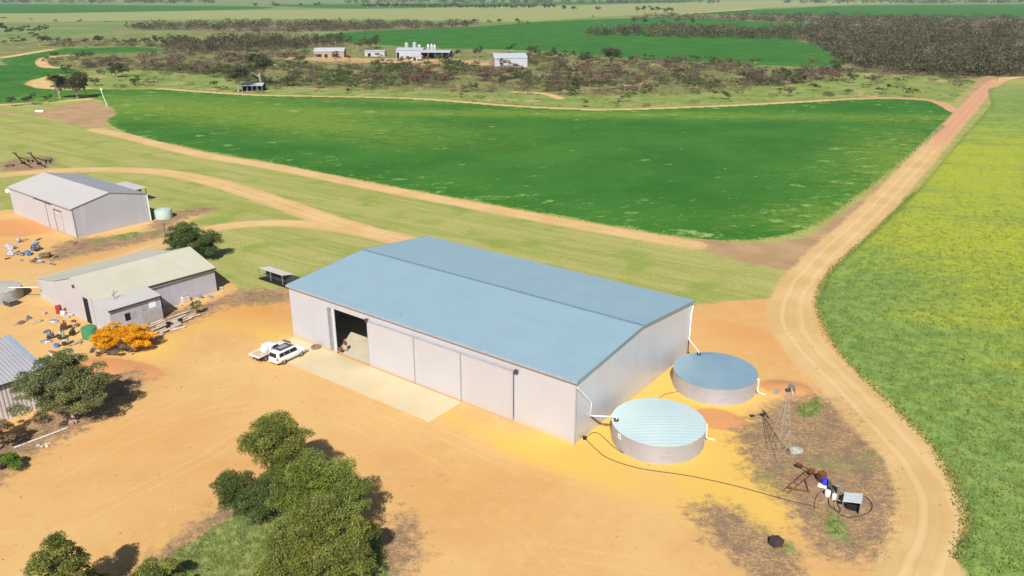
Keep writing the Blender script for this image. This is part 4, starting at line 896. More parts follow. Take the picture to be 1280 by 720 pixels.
# trees further off, one entry each: x, foot y, height px, width px, kind
FT = [(75, 124, 26, 26, 'g'), (97, 124, 24, 22, 'g'), (108, 122, 26, 18, 'g'), (16, 133, 10, 9, 'g'), (41, 130, 11, 13, 'g'), (31, 131, 7, 9, 'g'), (60, 128, 8, 10, 'g'),
      (146, 97, 15, 15, 'g'), (82, 92, 9, 12, 'd'), (88, 88, 7, 14, 'd'), (104, 100, 7, 9, 'd'), (119, 107, 8, 10, 'd'), (169, 107, 11, 15, 'd'), (125, 93, 5, 9, 'd'), (298, 115, 26, 26, 'g'), (326, 106, 30, 30, 'g'), (271, 110, 8, 16, 'g'),
      (440, 114, 10, 17, 'd'), (434, 116, 5, 8, 'd'), (713, 119, 9, 14, 'd'), (700, 118, 8, 14, 'g'), (770, 133, 8, 14, 'p'), (535, 99, 10, 14, 'r'), (545, 101, 7, 10, 'd'), (577, 122, 5, 11, 'p'), (910, 124, 5, 8, 'd'),
      (597, 72, 11, 12, 'g'), (574, 72, 8, 10, 'g'), (640, 66, 9, 12, 'g'), (663, 70, 10, 22, 'g'), (691, 74, 11, 14, 'g'), (700, 78, 12, 20, 'g'), (735, 82, 14, 22, 'g'), (764, 84, 20, 32, 'g'), (810, 80, 10, 20, 'g'), (850, 79, 6, 9, 'd'), (891, 81, 8, 8, 'd'), (943, 82, 7, 14, 'g'), (716, 72, 7, 12, 'g'),
      (462, 62, 14, 26, 'g'), (470, 60, 12, 18, 'g'), (448, 64, 9, 16, 'g'), (420, 58, 14, 24, 'g'), (400, 56, 10, 22, 'g'), (398, 72, 6, 8, 'r'), (420, 73, 7, 10, 'r'), (437, 76, 6, 8, 'r'), (473, 74, 6, 9, 'r'), (501, 78, 6, 9, 'r'), (511, 77, 6, 6, 'r'), (535, 78, 6, 8, 'r'), (549, 78, 8, 12, 'd'), (564, 76, 8, 12, 'g'), (596, 82, 5, 7, 'r'), (380, 64, 8, 12, 'g'),
      (4, 44, 13, 10, 'g'), (14, 44, 8, 10, 'g'), (24, 43, 7, 12, 'g'), (33, 43, 9, 16, 'g'), (55, 42, 9, 20, 'g'), (45, 42, 6, 10, 'g'), (6, 56, 5, 9, 'd'), (21, 56, 8, 15, 'g'), (32, 55, 6, 9, 'g'), (50, 57, 13, 20, 'g'), (68, 57, 8, 16, 'g'), (78, 58, 7, 12, 'g'), (90, 57, 8, 14, 'p'), (109, 56, 7, 12, 'g'), (124, 57, 10, 16, 'g'), (145, 56, 7, 12, 'g'), (160, 58, 8, 14, 'g'), (170, 57, 8, 14, 'g'), (184, 56, 7, 14, 'g'), (200, 58, 11, 14, 'g'), (219, 55, 10, 18, 'g'), (232, 50, 5, 8, 'd'),
      (5, 25, 3, 9, 'g'), (39, 26, 3, 5, 'g'), (70, 28, 3, 6, 'g'), (101, 29, 4, 6, 'g'), (134, 30, 3, 6, 'g'), (285, 27, 4, 7, 'g'),
      (648, 31, 7, 13, 'd'), (660, 31, 4, 6, 'd'), (794, 31, 7, 10, 'd'), (804, 31, 8, 12, 'd'), (847, 31, 9, 6, 'd'), (827, 31, 5, 9, 'd'), (867, 33, 9, 7, 'd'), (741, 23, 3, 6, 'g'),
      (594, 31, 6, 9, 'g'), (582, 32, 5, 6, 'g'), (624, 30, 5, 8, 'g'), (612, 30, 4, 6, 'g'), (320, 10, 5, 5, 'g'), (344, 10, 6, 9, 'g'), (376, 9, 4, 6, 'g'), (396, 9, 5, 8, 'g'), (402, 8, 3, 6, 'g'),
      (745, 15, 6, 4, 'g'), (749, 15, 6, 3, 'g'), (797, 16, 6, 7, 'g'), (806, 16, 7, 8, 'g'), (813, 16, 7, 8, 'g'), (822, 17, 7, 9, 'g'), (832, 17, 6, 9, 'g'), (838, 17, 6, 6, 'g'), (704, 14, 6, 6, 'g'), (717, 15, 6, 7, 'g'), (692, 13, 6, 6, 'g'), (670, 12, 6, 3, 'g'), (680, 13, 7, 6, 'g'), (686, 13, 7, 5, 'g'), (934, 15, 2.5, 6, 'g'), (1045, 93, 14, 16, 'd'), (1002, 100, 9, 12, 'd'), (1040, 102, 13, 22, 'p'), (1065, 104, 10, 13, 'g'), (1108, 112, 6, 9, 'g'), (1100, 116, 6, 14, 'g'), (1060, 118, 6, 16, 'd'), (975, 117, 7, 12, 'd')]
x = 455
while x < 668: FT.append((x, 11.5 + (x - 455) * .006, rng.uniform(5, 7), rng.uniform(4, 6.5), 'g')); x += rng.uniform(4.2, 6.0)
KM = {'g': L_FAR, 'd': L_DARK, 'p': L_PURP, 'r': leaf_mat('rusty_leaves', (.10, .04, .02), (.19, .075, .04), (.27, .13, .07), .1)}
KL = {'g': 'grey green', 'd': 'dark green', 'p': 'purplish brown', 'r': 'reddish brown'}
protos = {}
def proto_tree(kind, v, ratio, big):
    key = (kind, v, ratio, big)
    if key in protos: return protos[key]
    r_ = np.random.default_rng(100 + v * 7 + ratio * 31 + ord(kind))
    w = (.38, .55, .9)[ratio]                              # half width for height 1
    lo = []
    for _ in range(7 if big else 5):
        a = r_.uniform(0, 2 * math.pi); q = r_.uniform(.2, .8) * w
        lo.append((q * math.cos(a), q * math.sin(a), r_.uniform(.42, .82), w * r_.uniform(.32, .5), .19 + .08 * r_.random()))
    p, ti, cl = crown_points(lo, 5200 if big else 900, .10 if big else .13, r_, 45 if big else 25)
    p[:, 2] = np.clip(p[:, 2], .03, 1.02)
    v_, f_ = leaf_quads(p, .042 if big else .085, r_)
    me = np_mesh('crown', v_, f_, KM[kind], np.repeat(ti, 4)); mc = me.data; bpy.data.objects.remove(me)
    b = MB(); b.tube([(0, 0, -.02), (.01, 0, .22), (.0, .01, .5)], .035, 6, .02)
    for l in lo: b.tube([(0, 0, .25), (l[0] * .6, l[1] * .6, l[2] * .75), l[:3]], .018, 5, .006)
    tb = b.build('trunk', M_BARKD if kind != 'g' else M_BARK); mt = tb.data; bpy.data.objects.remove(tb)
    protos[key] = (mc, mt); return protos[key]
def put_tree(gx, gy, h, w, kind, name, label, cat, group, v, big=False, parts=True):
    rt = w / max(h, .1); ratio = 0 if rt < .95 else (1 if rt < 1.5 else 2)
    mc, mt = proto_tree(kind, v, ratio, big)
    ww = (.38, .55, .9)[ratio] * 2
    sx = w / ww
    if not parts:
        o = bpy.data.objects.new(name, mc); COL.objects.link(o); o.location = (gx, gy, -.02 * h); o.scale = (sx, sx, h); o.rotation_euler.z = rng.uniform(0, 6.28); return tag(o, label, cat, group)
    t = tag(empty(name, (gx, gy, 0), rng.uniform(0, 6.28)), label, cat, group); t.scale = (sx, sx, h)
    for nm, me in (('crown', mc), ('trunk', mt)):
        o = bpy.data.objects.new(nm, me); COL.objects.link(o); o.parent = t
    return t
def place_word(x, y):
    return ('left edge' if x < 140 else 'left' if x < 420 else 'middle' if x < 860 else 'right')
for i, (x, y, h, w, kd) in enumerate(FT):
    m = mpp(x, y); g = G(x, y); pitchfac = 1.0
    big = h >= 14
    zone_w = 'in the distant windbreak row' if y < 18 else ('on the far green paddocks' if y < 36 else ('around the far homestead scrub' if 330 < x < 640 and y < 90 else ('along the dark crop edge' if y > 100 else 'on the scrubby rise')))
    lab = f"{KL[kd]} tree {zone_w}" if not big else f"{'broad' if w > h else 'upright'} {KL[kd]} tree {zone_w}"
    put_tree(g[0], g[1], h * m * 1.2, w * m * 1.1, kd, 'paddock_tree', lab, 'tree', f"{KL[kd]} trees {zone_w}" + (' broad' if big and w > h else ' upright' if big else ''), i % 4, big)
# scrub bushes: the ones that show largest as things of their own, the rest as one ground cover
def rand_in(zone_name, n, box, margin=0):
    out = []
    while sum(len(o) for o in out) < n:
        px = rng.uniform(box[0], box[2], 4000); py = rng.uniform(box[1], box[3], 4000)
        P = np.array([G(a, b_) for a, b_ in zip(px[:1200], py[:1200])]); k = zone(zone_name, P[:, 0], P[:, 1]) > margin
        out.append(np.c_[P, px[:1200], py[:1200]][k])
    return np.concatenate(out)[:n]
B = rand_in('scrub', 5200, (60, 52, 1215, 136), 1.5)
cn_ = np.array([[math.sin(a * .021 + b_ * .11) + math.sin(a * .057 - b_ * .17 + 1.3) + .6 * math.sin(a * .13 + b_ * .3) for a, b_ in B[:, 2:]]])[0]
rd_ = road_dist(B[:, 0], B[:, 1]) > 1.2
open_ = (B[:, 3] > 108) & (rng.random(len(B)) > .28)                 # the strip next to the crop is mostly grass
hom = (B[:, 2] > 385) & (B[:, 2] < 655) & (B[:, 3] < 82)
gz = (zone('grassy', B[:, 0], B[:, 1]) > -2) & (rng.random(len(B)) > .12)
B = B[rd_ & ~gz & ~open_ & ~hom & (cn_ > -1.1)]; 
size = rng.gamma(4.0, .5, len(B)) + .9
kinds = []
for (gx, gy, a, b_) in B:
    purple = .62 if (110 < a < 330 and 60 < b_ < 85) or (a > 700 and 78 < b_ < 105) or (500 < a < 760 and b_ > 90) else .3
    q = rng.random(); kinds.append('p' if q < purple else ('g' if q < purple + .27 else 'd'))
kinds = np.array(kinds)
app = size / (B[:, 1])
order = np.argsort(-app)
top = order[:290]
BL = {'p': ('purplish brown scrub bush', 'bush', 'purplish brown bushes in the scrubland'), 'g': ('grey green rounded scrub bush', 'bush', 'grey green bushes in the scrubland'), 'd': ('dark green rounded scrub bush', 'bush', 'dark green bushes in the scrubland')}
for i in top:
    k = kinds[i]; lab, cat, grp = BL[k]
    put_tree(B[i, 0], B[i, 1], size[i] * 1.0, size[i] * 2.0, k, 'scrub_bush', lab + ' beyond the dark crop', cat, grp, int(i) % 4, False, False)
def mass(name, pts, sizes, mat, n_leaf, leafk, label_kind='stuff', hfac=.6, seed=5, squash=1.0):
    r_ = np.random.default_rng(seed); c = []; ti = []; ls = []
    for (x, y), s in zip(pts, sizes):
        q = r_.normal(size=(n_leaf, 3)); q /= np.linalg.norm(q, axis=1, keepdims=True); q *= r_.uniform(.3, 1, (n_leaf, 1)) ** .5
        q[:, 2] = q[:, 2] * hfac * .5 + hfac * .55
        c.append(np.c_[x + q[:, 0] * s, y + q[:, 1] * s, np.maximum(q[:, 2] * s * squash, .05)]); ti.append(np.clip(r_.uniform(0, 1) + r_.normal(size=n_leaf) * .1, 0, 1)); ls.append(np.full(n_leaf, s * leafk))
    c = np.concatenate(c); ti = np.concatenate(ti); ls = np.concatenate(ls)[:, None]
    v, f = leaf_quads(c, ls, r_)
    o = np_mesh(name, v, f, mat, np.repeat(ti, 4)); tag(o, kind=label_kind); return o
rest = order[290:]
for k, nm in (('p', 'purple_scrub_undergrowth'), ('g', 'grey_scrub_undergrowth'), ('d', 'green_scrub_undergrowth')):
    sel = [i for i in rest if kinds[i] == k]
    mass(nm, B[sel, :2], size[sel] * .95, KM[k], 110, .17)
# low cover between the bushes
Bl = rand_in('scrub', 9000, (60, 54, 1215, 136), .5)
Bl = Bl[(road_dist(Bl[:, 0], Bl[:, 1]) > 1.1) & ((zone('grassy', Bl[:, 0], Bl[:, 1]) < -2) | (rng.random(len(Bl)) < .18))]
lowk = rng.random(len(Bl))
for nm, lo_, hi_, mt_ in (('low_scrub_plants', 0, .62, L_GUM), ('low_brown_scrub_plants', .62, .82, L_PURP), ('low_dry_scrub_plants', .8, 1.1, L_STRAW)):
    kk = (lowk >= lo_) & (lowk < hi_); mass(nm, Bl[kk, :2], rng.uniform(.4, 1.2, kk.sum()), mt_, 14, .4)
# far woodland
Wd = rand_in('woods', 5200, (140, 19, 1340, 97), 0)
wn_ = np.sin(Wd[:, 0] * .021 + 2 * np.sin(Wd[:, 1] * .008)) + np.sin(Wd[:, 1] * .017 + Wd[:, 0] * .009) + .5 * np.sin(Wd[:, 0] * .06)
Wd = Wd[(wn_ < 1.2) | (rng.random(len(Wd)) < .35)]
hh = rng.uniform(2.0, 5.6, len(Wd)) * np.clip(Wd[:, 1] / 700, .9, 1.35)
half = rng.random(len(Wd)) < .62
mass('far_woodland', Wd[half, :2], hh[half], leaf_mat('woodland_leaves', (.032, .034, .016), (.070, .070, .034), (.115, .11, .056), .05), 46, .30, hfac=1.25)
mass('far_brown_woodland', Wd[~half, :2], hh[~half] * .9, leaf_mat('woodland_brown', (.040, .038, .022), (.080, .070, .042), (.13, .11, .066), .05), 46, .30, hfac=1.2)
hx = rng.uniform(-300, 1580, 900); hy = rng.uniform(1.5, 4.5, 900)
keep = ((hx < 270) | (hx > 430)) & ~((hx > 900) & (hx < 980))
HZ = np.array([G(a, b_) for a, b_ in zip(hx[keep], hy[keep])])
mass('horizon_woodland', HZ, rng.uniform(6, 13, len(HZ)), L_FAR, 26, .5, hfac=1.0)
# ---- near ground cover
def blades(name, P, h, w, mat, seed, z0=0.0, spread=.5):
    r_ = np.random.default_rng(seed); n = len(P)
    a = r_.uniform(0, 2 * math.pi, n); d = np.c_[np.cos(a), np.sin(a), np.zeros(n)] * (w * r_.uniform(.6, 1.3, n))[:, None] * .5
    b0 = np.c_[P, np.full(n, z0)]; ln_ = r_.normal(size=(n, 2)) * spread * h
    tp = b0 + np.c_[ln_, h * r_.uniform(.5, 1.2, n)]
    v = np.stack([b0 - d * .6, b0 + d * .6, tp + d * .5, tp - d * .5], 1).reshape(-1, 3)
    ti = np.clip(r_.normal(.5, .25, n), 0, 1)
    o = np_mesh(name, v, np.arange(n * 4).reshape(-1, 4), mat, np.repeat(ti, 4)); tag(o, kind='stuff'); return o
def scatter_zone(zn, n, x0, x1, y0, y1, margin=0.0, clump=0):
    P = np.c_[rng.uniform(x0, x1, n), rng.uniform(y0, y1, n)]
    k = zone(zn, P[:, 0], P[:, 1]) > margin
    P = P[k]
    if clump: P = np.repeat(P, clump, 0) + rng.normal(size=(len(P) * clump, 2)) * .16
    return P
P = scatter_zone('canola', 42000, 26, 140, 44, 190, .15); P = P[rng.random(len(P)) < np.clip(70 / P[:, 1], .15, 1) * np.clip((190 - P[:, 1]) / 70, 0, 1)]; P = np.repeat(P, 6, 0) + rng.normal(size=(len(P) * 6, 2)) * .22
fo = blades('canola_plants', P, .24, .11, L_CANOLA, 3, .45, .5)
P = scatter_zone('canola', 30000, 30, 260, 60, 330, .3); fc_ = np.exp(-((P[:, 0] - G(1240, 250)[0]) ** 2 + (P[:, 1] - G(1240, 250)[1]) ** 2) / 70 ** 2)
P = P[rng.random(len(P)) < np.clip(fc_ * .8 - .05, 0, .6) * np.clip((265 - P[:, 1]) / 130, 0, 1)]
blades('canola_flowers', P, .22, .20, leaf_mat('canola_petals', (.34, .38, .03), (.44, .45, .03), (.55, .54, .05), .2), 4, .68, .3)
P = scatter_zone('green', 16000, -40, 42, 44, 90, 0, 5)
P = np.repeat(P, 3, 0) + rng.normal(size=(len(P) * 3, 2)) * .1
blades('weed_patch', P, .16, .07, L_GRASS, 6, .10, .5)
P = scatter_zone('dead', 30000, -110, 50, 44, 175, -.4); 
nz = np.sin(P[:, 0] * .9 + 1.1 * np.sin(P[:, 1] * .7)) + np.sin(P[:, 1] * 1.3 + P[:, 0] * .4)
P = P[nz > -.6]; P = np.repeat(P, 4, 0) + rng.normal(size=(len(P) * 4, 2)) * .2
blades('dry_weeds', P, .10, .07, L_STRAW, 8, .03, .9)
P = scatter_zone('yard', 26000, -120, 60, 50, 190, .5); P = P[(np.sin(P[:, 0] * .21 + 2 * np.sin(P[:, 1] * .13)) + np.sin(P[:, 1] * .31) > 1.25)]
blades('sparse_yard_litter', P, .07, .10, L_STRAW, 9, .01, .9)
# ragged verge between crop or grass and bare soil
def verge(name, pts, n, width, mat, h, seed, shift=0.0):
    q = smooth_closed(pxs(pts), 6, False); seg = np.linalg.norm(np.diff(q, axis=0), axis=1); cum = np.r_[0, seg.cumsum()]
    t = rng.uniform(0, cum[-1], n); i = np.clip(np.searchsorted(cum, t) - 1, 0, len(seg) - 1); f_ = (t - cum[i]) / seg[i]
    p = q[i] + (q[i + 1] - q[i]) * f_[:, None]; d = (q[i + 1] - q[i]) / seg[i][:, None]; nn = np.c_[-d[:, 1], d[:, 0]]
    return blades(name, p + nn * (rng.normal(size=(n, 1)) * width + shift), h, .16, mat, seed)
verge('canola_edge_weeds', CANOLA[4:17], 6000, .35, L_CANOLA, .22, 31)
verge('crop_edge_weeds', [(1180, 157), (1132, 195), (1085, 233), (1032, 271), (990, 292), (930, 300), (860, 297), (780, 284), (700, 270), (560, 245), (450, 225), (340, 203), (250, 187), (180, 172)], 7000, .6, L_GREEN, .22, 33)
#@@OBJECTS
# ================================================================ VEHICLES
M_CARWHITE = N('white_car_paint'); M_CARWHITE.b.inputs['Coat Weight'].default_value = .6; M_CARWHITE.b.inputs['Coat Roughness'].default_value = .08
M_CARWHITE = M_CARWHITE.done((.74, .74, .73), .35, 0, None, .5)
M_TYRE = plain('tyre_rubber', (.035, .032, .03), .9, 0, .1, 3, (.16, .11, .06))
M_RIM = plain('alloy_rim', (.42, .41, .40), .35, .7)
M_REDLAMP = plain('tail_lamp_red', (.45, .03, .03), .3)
M_LAMP = plain('head_lamp_glass', (.7, .72, .75), .1, .2)
M_RACK = plain('roof_rack_black', (.09, .09, .095), .5, .3)
def wheel(parent, x, y, r=.39, w=.26):
    o = MB().lathe([(r * .6, -w / 2), (r * .93, -w / 2), (r, -w / 2 + .05), (r, w / 2 - .05), (r * .93, w / 2), (r * .6, w / 2)], 24, caps=False).build('wheel', M_TYRE, parent, True)
    o.rotation_euler = (math.pi / 2, 0, 0); o.location = (x, y, r)
    s = 1 if y < 0 else -1
    q = MB().lathe([(r * .62, s * (w / 2 - .1)), (r * .55, s * (w / 2 - .02)), (.09, s * (w / 2 + .015)), (0, s * (w / 2 + .02))], 20, caps=False)
    for k in range(6): q.box(.06, r * .6, -.035, .035, s * (w / 2 - .04) - .02, s * (w / 2 - .04) + .02, Matrix.Rotation(k * math.pi / 3, 4, 'Z'))
    q.lathe([(r * .6, s * (w / 2 - .1) + .001), (0, s * (w / 2 - .1))], 20, caps=False)
    q.build('rim', M_RIM, o, True)
def loft(secs):
    """secs: (x, [(y, z) ring half from bottom centre outwards to top centre])"""
    m = MB(); rings = []
    for x_, half in secs:
        full = [(y, z_) for y, z_ in half] + [(-y, z_) for y, z_ in reversed(half) if y > 1e-4]
        rings.append([m.bm.verts.new((x_, y, z_)) for y, z_ in full])
    n = len(rings[0])
    for A, B_ in zip(rings, rings[1:]):
        for k in range(n): m.bm.faces.new((A[k], A[(k + 1) % n], B_[(k + 1) % n], B_[k]))
    m.bm.faces.new(rings[0][::-1]); m.bm.faces.new(rings[-1])
    return m
def body_sec(x_, hw, zb, zt, r=.10, tuck=.06):
    return (x_, [(hw - .12, zb), (hw - tuck, zb + .06), (hw, zb + .3), (hw, zt - .28), (hw - .03, zt - r), (hw - .1, zt - .02), (hw * .5, zt + .015)])
cd = G(376.5, 445.4) - G(355.2, 455.4); ca = math.atan2(cd[1], cd[0]); fx, fy = np.array([math.cos(ca), math.sin(ca)]), np.array([-math.sin(ca), math.cos(ca)])
mid = (G(376.5, 445.4) + G(355.2, 455.4)) / 2 + fy * .85          # right-hand wheels are nearest the camera
wg = tag(empty('station_wagon', (*mid, 0), ca), 'white four wheel drive wagon with black roof rack parked nearest the concrete apron', 'car', 'white vehicles parked by the big shed')
loft([body_sec(-2.42, .80, .50, 1.02), body_sec(-2.36, .92, .42, 1.12), body_sec(-1.9, .97, .36, 1.16), body_sec(0, .98, .34, 1.14), body_sec(1.0, .98, .34, 1.12), body_sec(1.5, .97, .36, 1.10), body_sec(2.1, .93, .38, 1.02), body_sec(2.4, .84, .42, .92), body_sec(2.5, .70, .48, .80)]).build('body', M_CARWHITE, wg, True)
loft([(-2.36, [(.80, 1.08), (.83, 1.12), (.70, 1.30), (.62, 1.34), (.3, 1.36)]), (-2.2, [(.90, 1.08), (.90, 1.14), (.76, 1.78), (.68, 1.86), (.3, 1.90)]), (-1.2, [(.92, 1.08), (.92, 1.14), (.78, 1.84), (.70, 1.92), (.3, 1.95)]), (.2, [(.92, 1.08), (.92, 1.14), (.77, 1.82), (.68, 1.90), (.3, 1.93)]), (.55, [(.92, 1.06), (.92, 1.12), (.76, 1.70), (.66, 1.78), (.3, 1.82)]), (1.28, [(.88, 1.02), (.88, 1.08), (.80, 1.12), (.6, 1.14), (.3, 1.15)])]).build('cabin', M_CARWHITE, wg, True)
for s in (-1, 1):
    for a, b_ in ((-2.05, -1.28), (-1.22, -.38), (-.32, .62)):
        MB().prism([(a, s * .925, 1.20), (b_ + (.32 if b_ > .5 else 0), s * .925, 1.20), (b_ - (.02 if b_ > .5 else 0), s * .818, 1.68), (a + (.06 if a < -2 else 0), s * .818, 1.68)], (0, s * .012, .004)).build('side_window', M_GLASS, wg)
    MB().box(-1.8, .4, s * .70 - .02, s * .70 + .02, 1.955, 1.995).build('roof_rail', M_RACK, wg)
    MB().box(.85, 1.0, s * 1.0 - .08, s * 1.0 + .08, 1.12, 1.28, bevel=.03).build('side_mirror', M_CARWHITE, wg)
    MB().box(-2.44, -2.30, s * .84 - .09, s * .84 + .09, .86, 1.16, bevel=.02).build('tail_light', M_REDLAMP, wg)
    MB().box(2.28, 2.44, s * .70 - .16, s * .70 + .16, .72, .90, bevel=.02).build('headlight', M_LAMP, wg)
    for xx in (-1.42, 1.43): wheel(wg, xx, s * .84)
MB().prism([(-2.405, -.70, 1.18), (-2.405, .70, 1.18), (-2.26, .62, 1.70), (-2.26, -.62, 1.70)], (-.02, 0, .004)).build('rear_window', M_GLASS, wg)
MB().prism([(1.20, -.76, 1.16), (1.20, .76, 1.16), (.60, .66, 1.74), (.60, -.66, 1.74)], (.02, 0, .012)).build('windscreen', M_GLASS, wg)
rk = MB().box(-1.75, .35, -.62, .62, 2.0, 2.03)
rk.build('roof_rack', M_RACK, wg)
MB().box(-1.35, -.1, -.42, .42, 2.031, 2.06).build('rack_tray', plain('rack_tray_grey', (.34, .33, .32), .6, .3), wg)
MB().box(-2.50, -2.38, -.86, .86, .46, .66, bevel=.03).build('rear_bumper', M_CARWHITE, wg)
MB().box(2.40, 2.56, -.82, .82, .42, .62, bevel=.03).build('front_bumper', M_CARWHITE, wg)
MB().box(-2.447, -2.44, -.26, .26, .78, .90).build('number_plate', M_WHITEPIPE, wg)
# ute behind it
um = mid + fy * 2.75 - fx * .25
ut = tag(empty('tray_ute', (*um, 0), ca + R(2)), 'white tray back utility with timber floored tray beside the wagon', 'ute', 'white vehicles parked by the big shed')
loft([body_sec(-.75, .84, .45, 1.05), body_sec(0, .88, .40, 1.08), body_sec(1.0, .89, .38, 1.06), body_sec(1.7, .87, .40, 1.02), body_sec(2.35, .80, .44, .92), body_sec(2.5, .66, .5, .78)]).build('body', M_CARWHITE, ut, True)
loft([(-.72, [(.80, 1.0), (.80, 1.1), (.66, 1.62), (.58, 1.70), (.3, 1.72)]), (-.1, [(.84, 1.0), (.84, 1.1), (.68, 1.68), (.60, 1.76), (.3, 1.78)]), (.3, [(.84, 1.0), (.84, 1.1), (.66, 1.60), (.58, 1.68), (.3, 1.71)]), (1.05, [(.80, .98), (.80, 1.03), (.72, 1.06), (.5, 1.08), (.3, 1.09)])]).build('cabin', M_CARWHITE, ut, True)
for s in (-1, 1):
    MB().prism([(-.55, s * .835, 1.14), (.72, s * .835, 1.14), (.32, s * .728, 1.56), (-.5, s * .728, 1.56)], (0, s * .014, .004)).build('side_window', M_GLASS, ut)
    MB().box(.62, .74, s * .96 - .09, s * .96 + .09, 1.08, 1.24, bevel=.03).build('side_mirror', M_BLACK, ut)
    MB().box(2.3, 2.44, s * .64 - .14, s * .64 + .14, .70, .86, bevel=.02).build('headlight', M_LAMP, ut)
    MB().box(-3.05, -2.98, s * .72 - .12, s * .72 + .12, .62, .74).build('tail_light', M_REDLAMP, ut)
    for xx in (-1.9, 1.5): wheel(ut, xx, s * .78, .37, .24)
MB().prism([(.98, -.68, 1.10), (.98, .68, 1.10), (.36, .58, 1.62), (.36, -.58, 1.62)], (.02, 0, .014)).build('windscreen', M_GLASS, ut)
MB().prism([(-.735, -.58, 1.2), (-.735, .58, 1.2), (-.70, .54, 1.6), (-.70, -.54, 1.6)], (-.012, 0, 0)).build('rear_window', M_GLASS, ut)
tray = MB().box(-3.0, -.85, -.92, .92, .86, .94).build('tray_floor', plain('tray_timber', (.50, .38, .25), .8, 0, .2, 4), ut)
for a in ((-3.04, -3.0, -.96, .96), (-3.0, -.85, -.96, -.92), (-3.0, -.85, .92, .96)): MB().box(*a, .84, 1.12).build('drop_side', M_CARWHITE, tray)
MB().box(-.9, -.84, -.92, .92, .86, 1.7).build('head_board', M_CARWHITE, ut)
MB().box(-2.9, -.8, -.35, .35, .5, .84).build('chassis', M_DARKSTEEL, ut)
MB().box(2.5, 2.62, -.7, .7, .42, 1.0, bevel=.03).build('bull_bar', M_DARKSTEEL, ut)
tkp = um + fx * -1.32 * 1.0 + fy * .05
o_ = MB().box(-.42, .42, -.72, .1, 0, .85, bevel=.14).build('spray_tank', M_WHITEPIPE, None, True, (tkp[0], tkp[1], .945)); o_.rotation_euler = (0, 0, ca)
tag(o_, 'rounded white poly tank standing on the tray of the ute', 'tank')
# tyre and person in front of the shed
g0 = G(395, 435)
o_ = MB().lathe([(.34, .02), (.58, .0), (.66, .10), (.66, .24), (.58, .34), (.34, .32), (.30, .17), (.34, .02)], 28, caps=False).build('discarded_tyre_ring', plain('dusty_tyre', (.20, .15, .10), .9), None, True, (g0[0], g0[1], 0)); tag(o_, 'dusty old tyre lying flat by the shed wall near the open doorway', 'tyre')
def person(name, label, x_, y_, rz, pose):
    """one skinned body; head, hair, cap and clothes as its parts"""
    J = pose; bm = bmesh.new(); vs = {k: bm.verts.new(v[:3]) for k, v in J.items()}
    E_ = [('pelvis', 'waist'), ('waist', 'chest'), ('chest', 'neck'), ('neck', 'head'), ('chest', 'sl'), ('sl', 'el'), ('el', 'wl'), ('wl', 'hl'), ('chest', 'sr'), ('sr', 'er'), ('er', 'wr'), ('wr', 'hr'), ('pelvis', 'pl'), ('pl', 'kl'), ('kl', 'al'), ('al', 'tl'), ('pelvis', 'pr'), ('pr', 'kr'), ('kr', 'ar'), ('ar', 'tr')]
    for a, b_ in E_: bm.edges.new((vs[a], vs[b_]))
    bm.verts.index_update(); me = bpy.data.meshes.new(name); bm.to_mesh(me); names = list(J); bm.free()
    o = bpy.data.objects.new(name, me); COL.objects.link(o); o.location = (x_, y_, .03); o.rotation_euler = (0, 0, rz)
    sk = o.modifiers.new('skin', 'SKIN')
    for i_, k in enumerate(names): me.skin_vertices[0].data[i_].radius = (J[k][3], J[k][3] * (.8 if k in ('chest', 'waist') else 1))
    me.skin_vertices[0].data[names.index('pelvis')].use_root = True
    o.modifiers.new('sub', 'SUBSURF').levels = 1; o.modifiers['sub'].render_levels = 2
    n = N(name + '_skin_and_clothes'); s = n.t.nodes.new('ShaderNodeSeparateXYZ'); n.put(s.inputs[0], n.obj())
    c = n.mix(n.ss(s.outputs[2], .90, .93), (.50, .44, .36), (.07, .055, .075)); c = n.mix(n.ss(s.outputs[2], 1.47, 1.50), c, (.42, .24, .16)); c = n.mix(n.ss(s.outputs[2], .07, .10), (.06, .04, .03), c)
    me.materials.append(n.done(c, .8)); tag(o, label, 'person'); return o
POSE = {'pelvis': (0, 0, .95, .14), 'waist': (.02, 0, 1.12, .135), 'chest': (.05, 0, 1.34, .16), 'neck': (.08, 0, 1.50, .06), 'head': (.11, 0, 1.65, .10), 'sl': (.05, .19, 1.41, .065), 'el': (.12, .27, 1.16, .045), 'wl': (.32, .22, 1.08, .032), 'hl': (.40, .20, 1.10, .035),
        'sr': (.05, -.19, 1.41, .065), 'er': (.14, -.26, 1.17, .045), 'wr': (.34, -.20, 1.10, .032), 'hr': (.42, -.18, 1.12, .035), 'pl': (0, .10, .86, .095), 'kl': (.06, .12, .48, .065), 'al': (.02, .13, .09, .045), 'tl': (.17, .14, .04, .04), 'pr': (0, -.10, .86, .095), 'kr': (.10, -.13, .48, .065), 'ar': (-.02, -.14, .09, .045), 'tr': (.13, -.15, .04, .04)}
pw = shed_world(9.75, .9)
pe = person('person', 'person in pink red cap and pale trousers standing in the open shed doorway', pw.x, pw.y, TH + R(-70), POSE)
MB().lathe([(.125, 1.68), (.13, 1.74), (.10, 1.82), (0, 1.85)], 16, c=(.11, 0), caps=False).box(.2, .34, -.08, .08, 1.69, 1.71).build('cap', plain('pink_red_cap', (.65, .07, .12), .7), pe, True)
hd = MB()
for s in (-1, 1): hd.rock((.205, s * .035, 1.665), (.012, .016, .010), 3, 1, 0)
hd.build('eyes', M_BLACK, pe); MB().rock((.215, 0, 1.635), (.022, .014, .022), 2, 1, 0).build('nose', plain('skin_tone', (.45, .26, .17), .7), pe)
tb_ = tag(empty('tool_trolley', shed_world(9.55, .15, .03), TH), 'small reddish brown trolley beside the person at the shed door post', 'trolley')
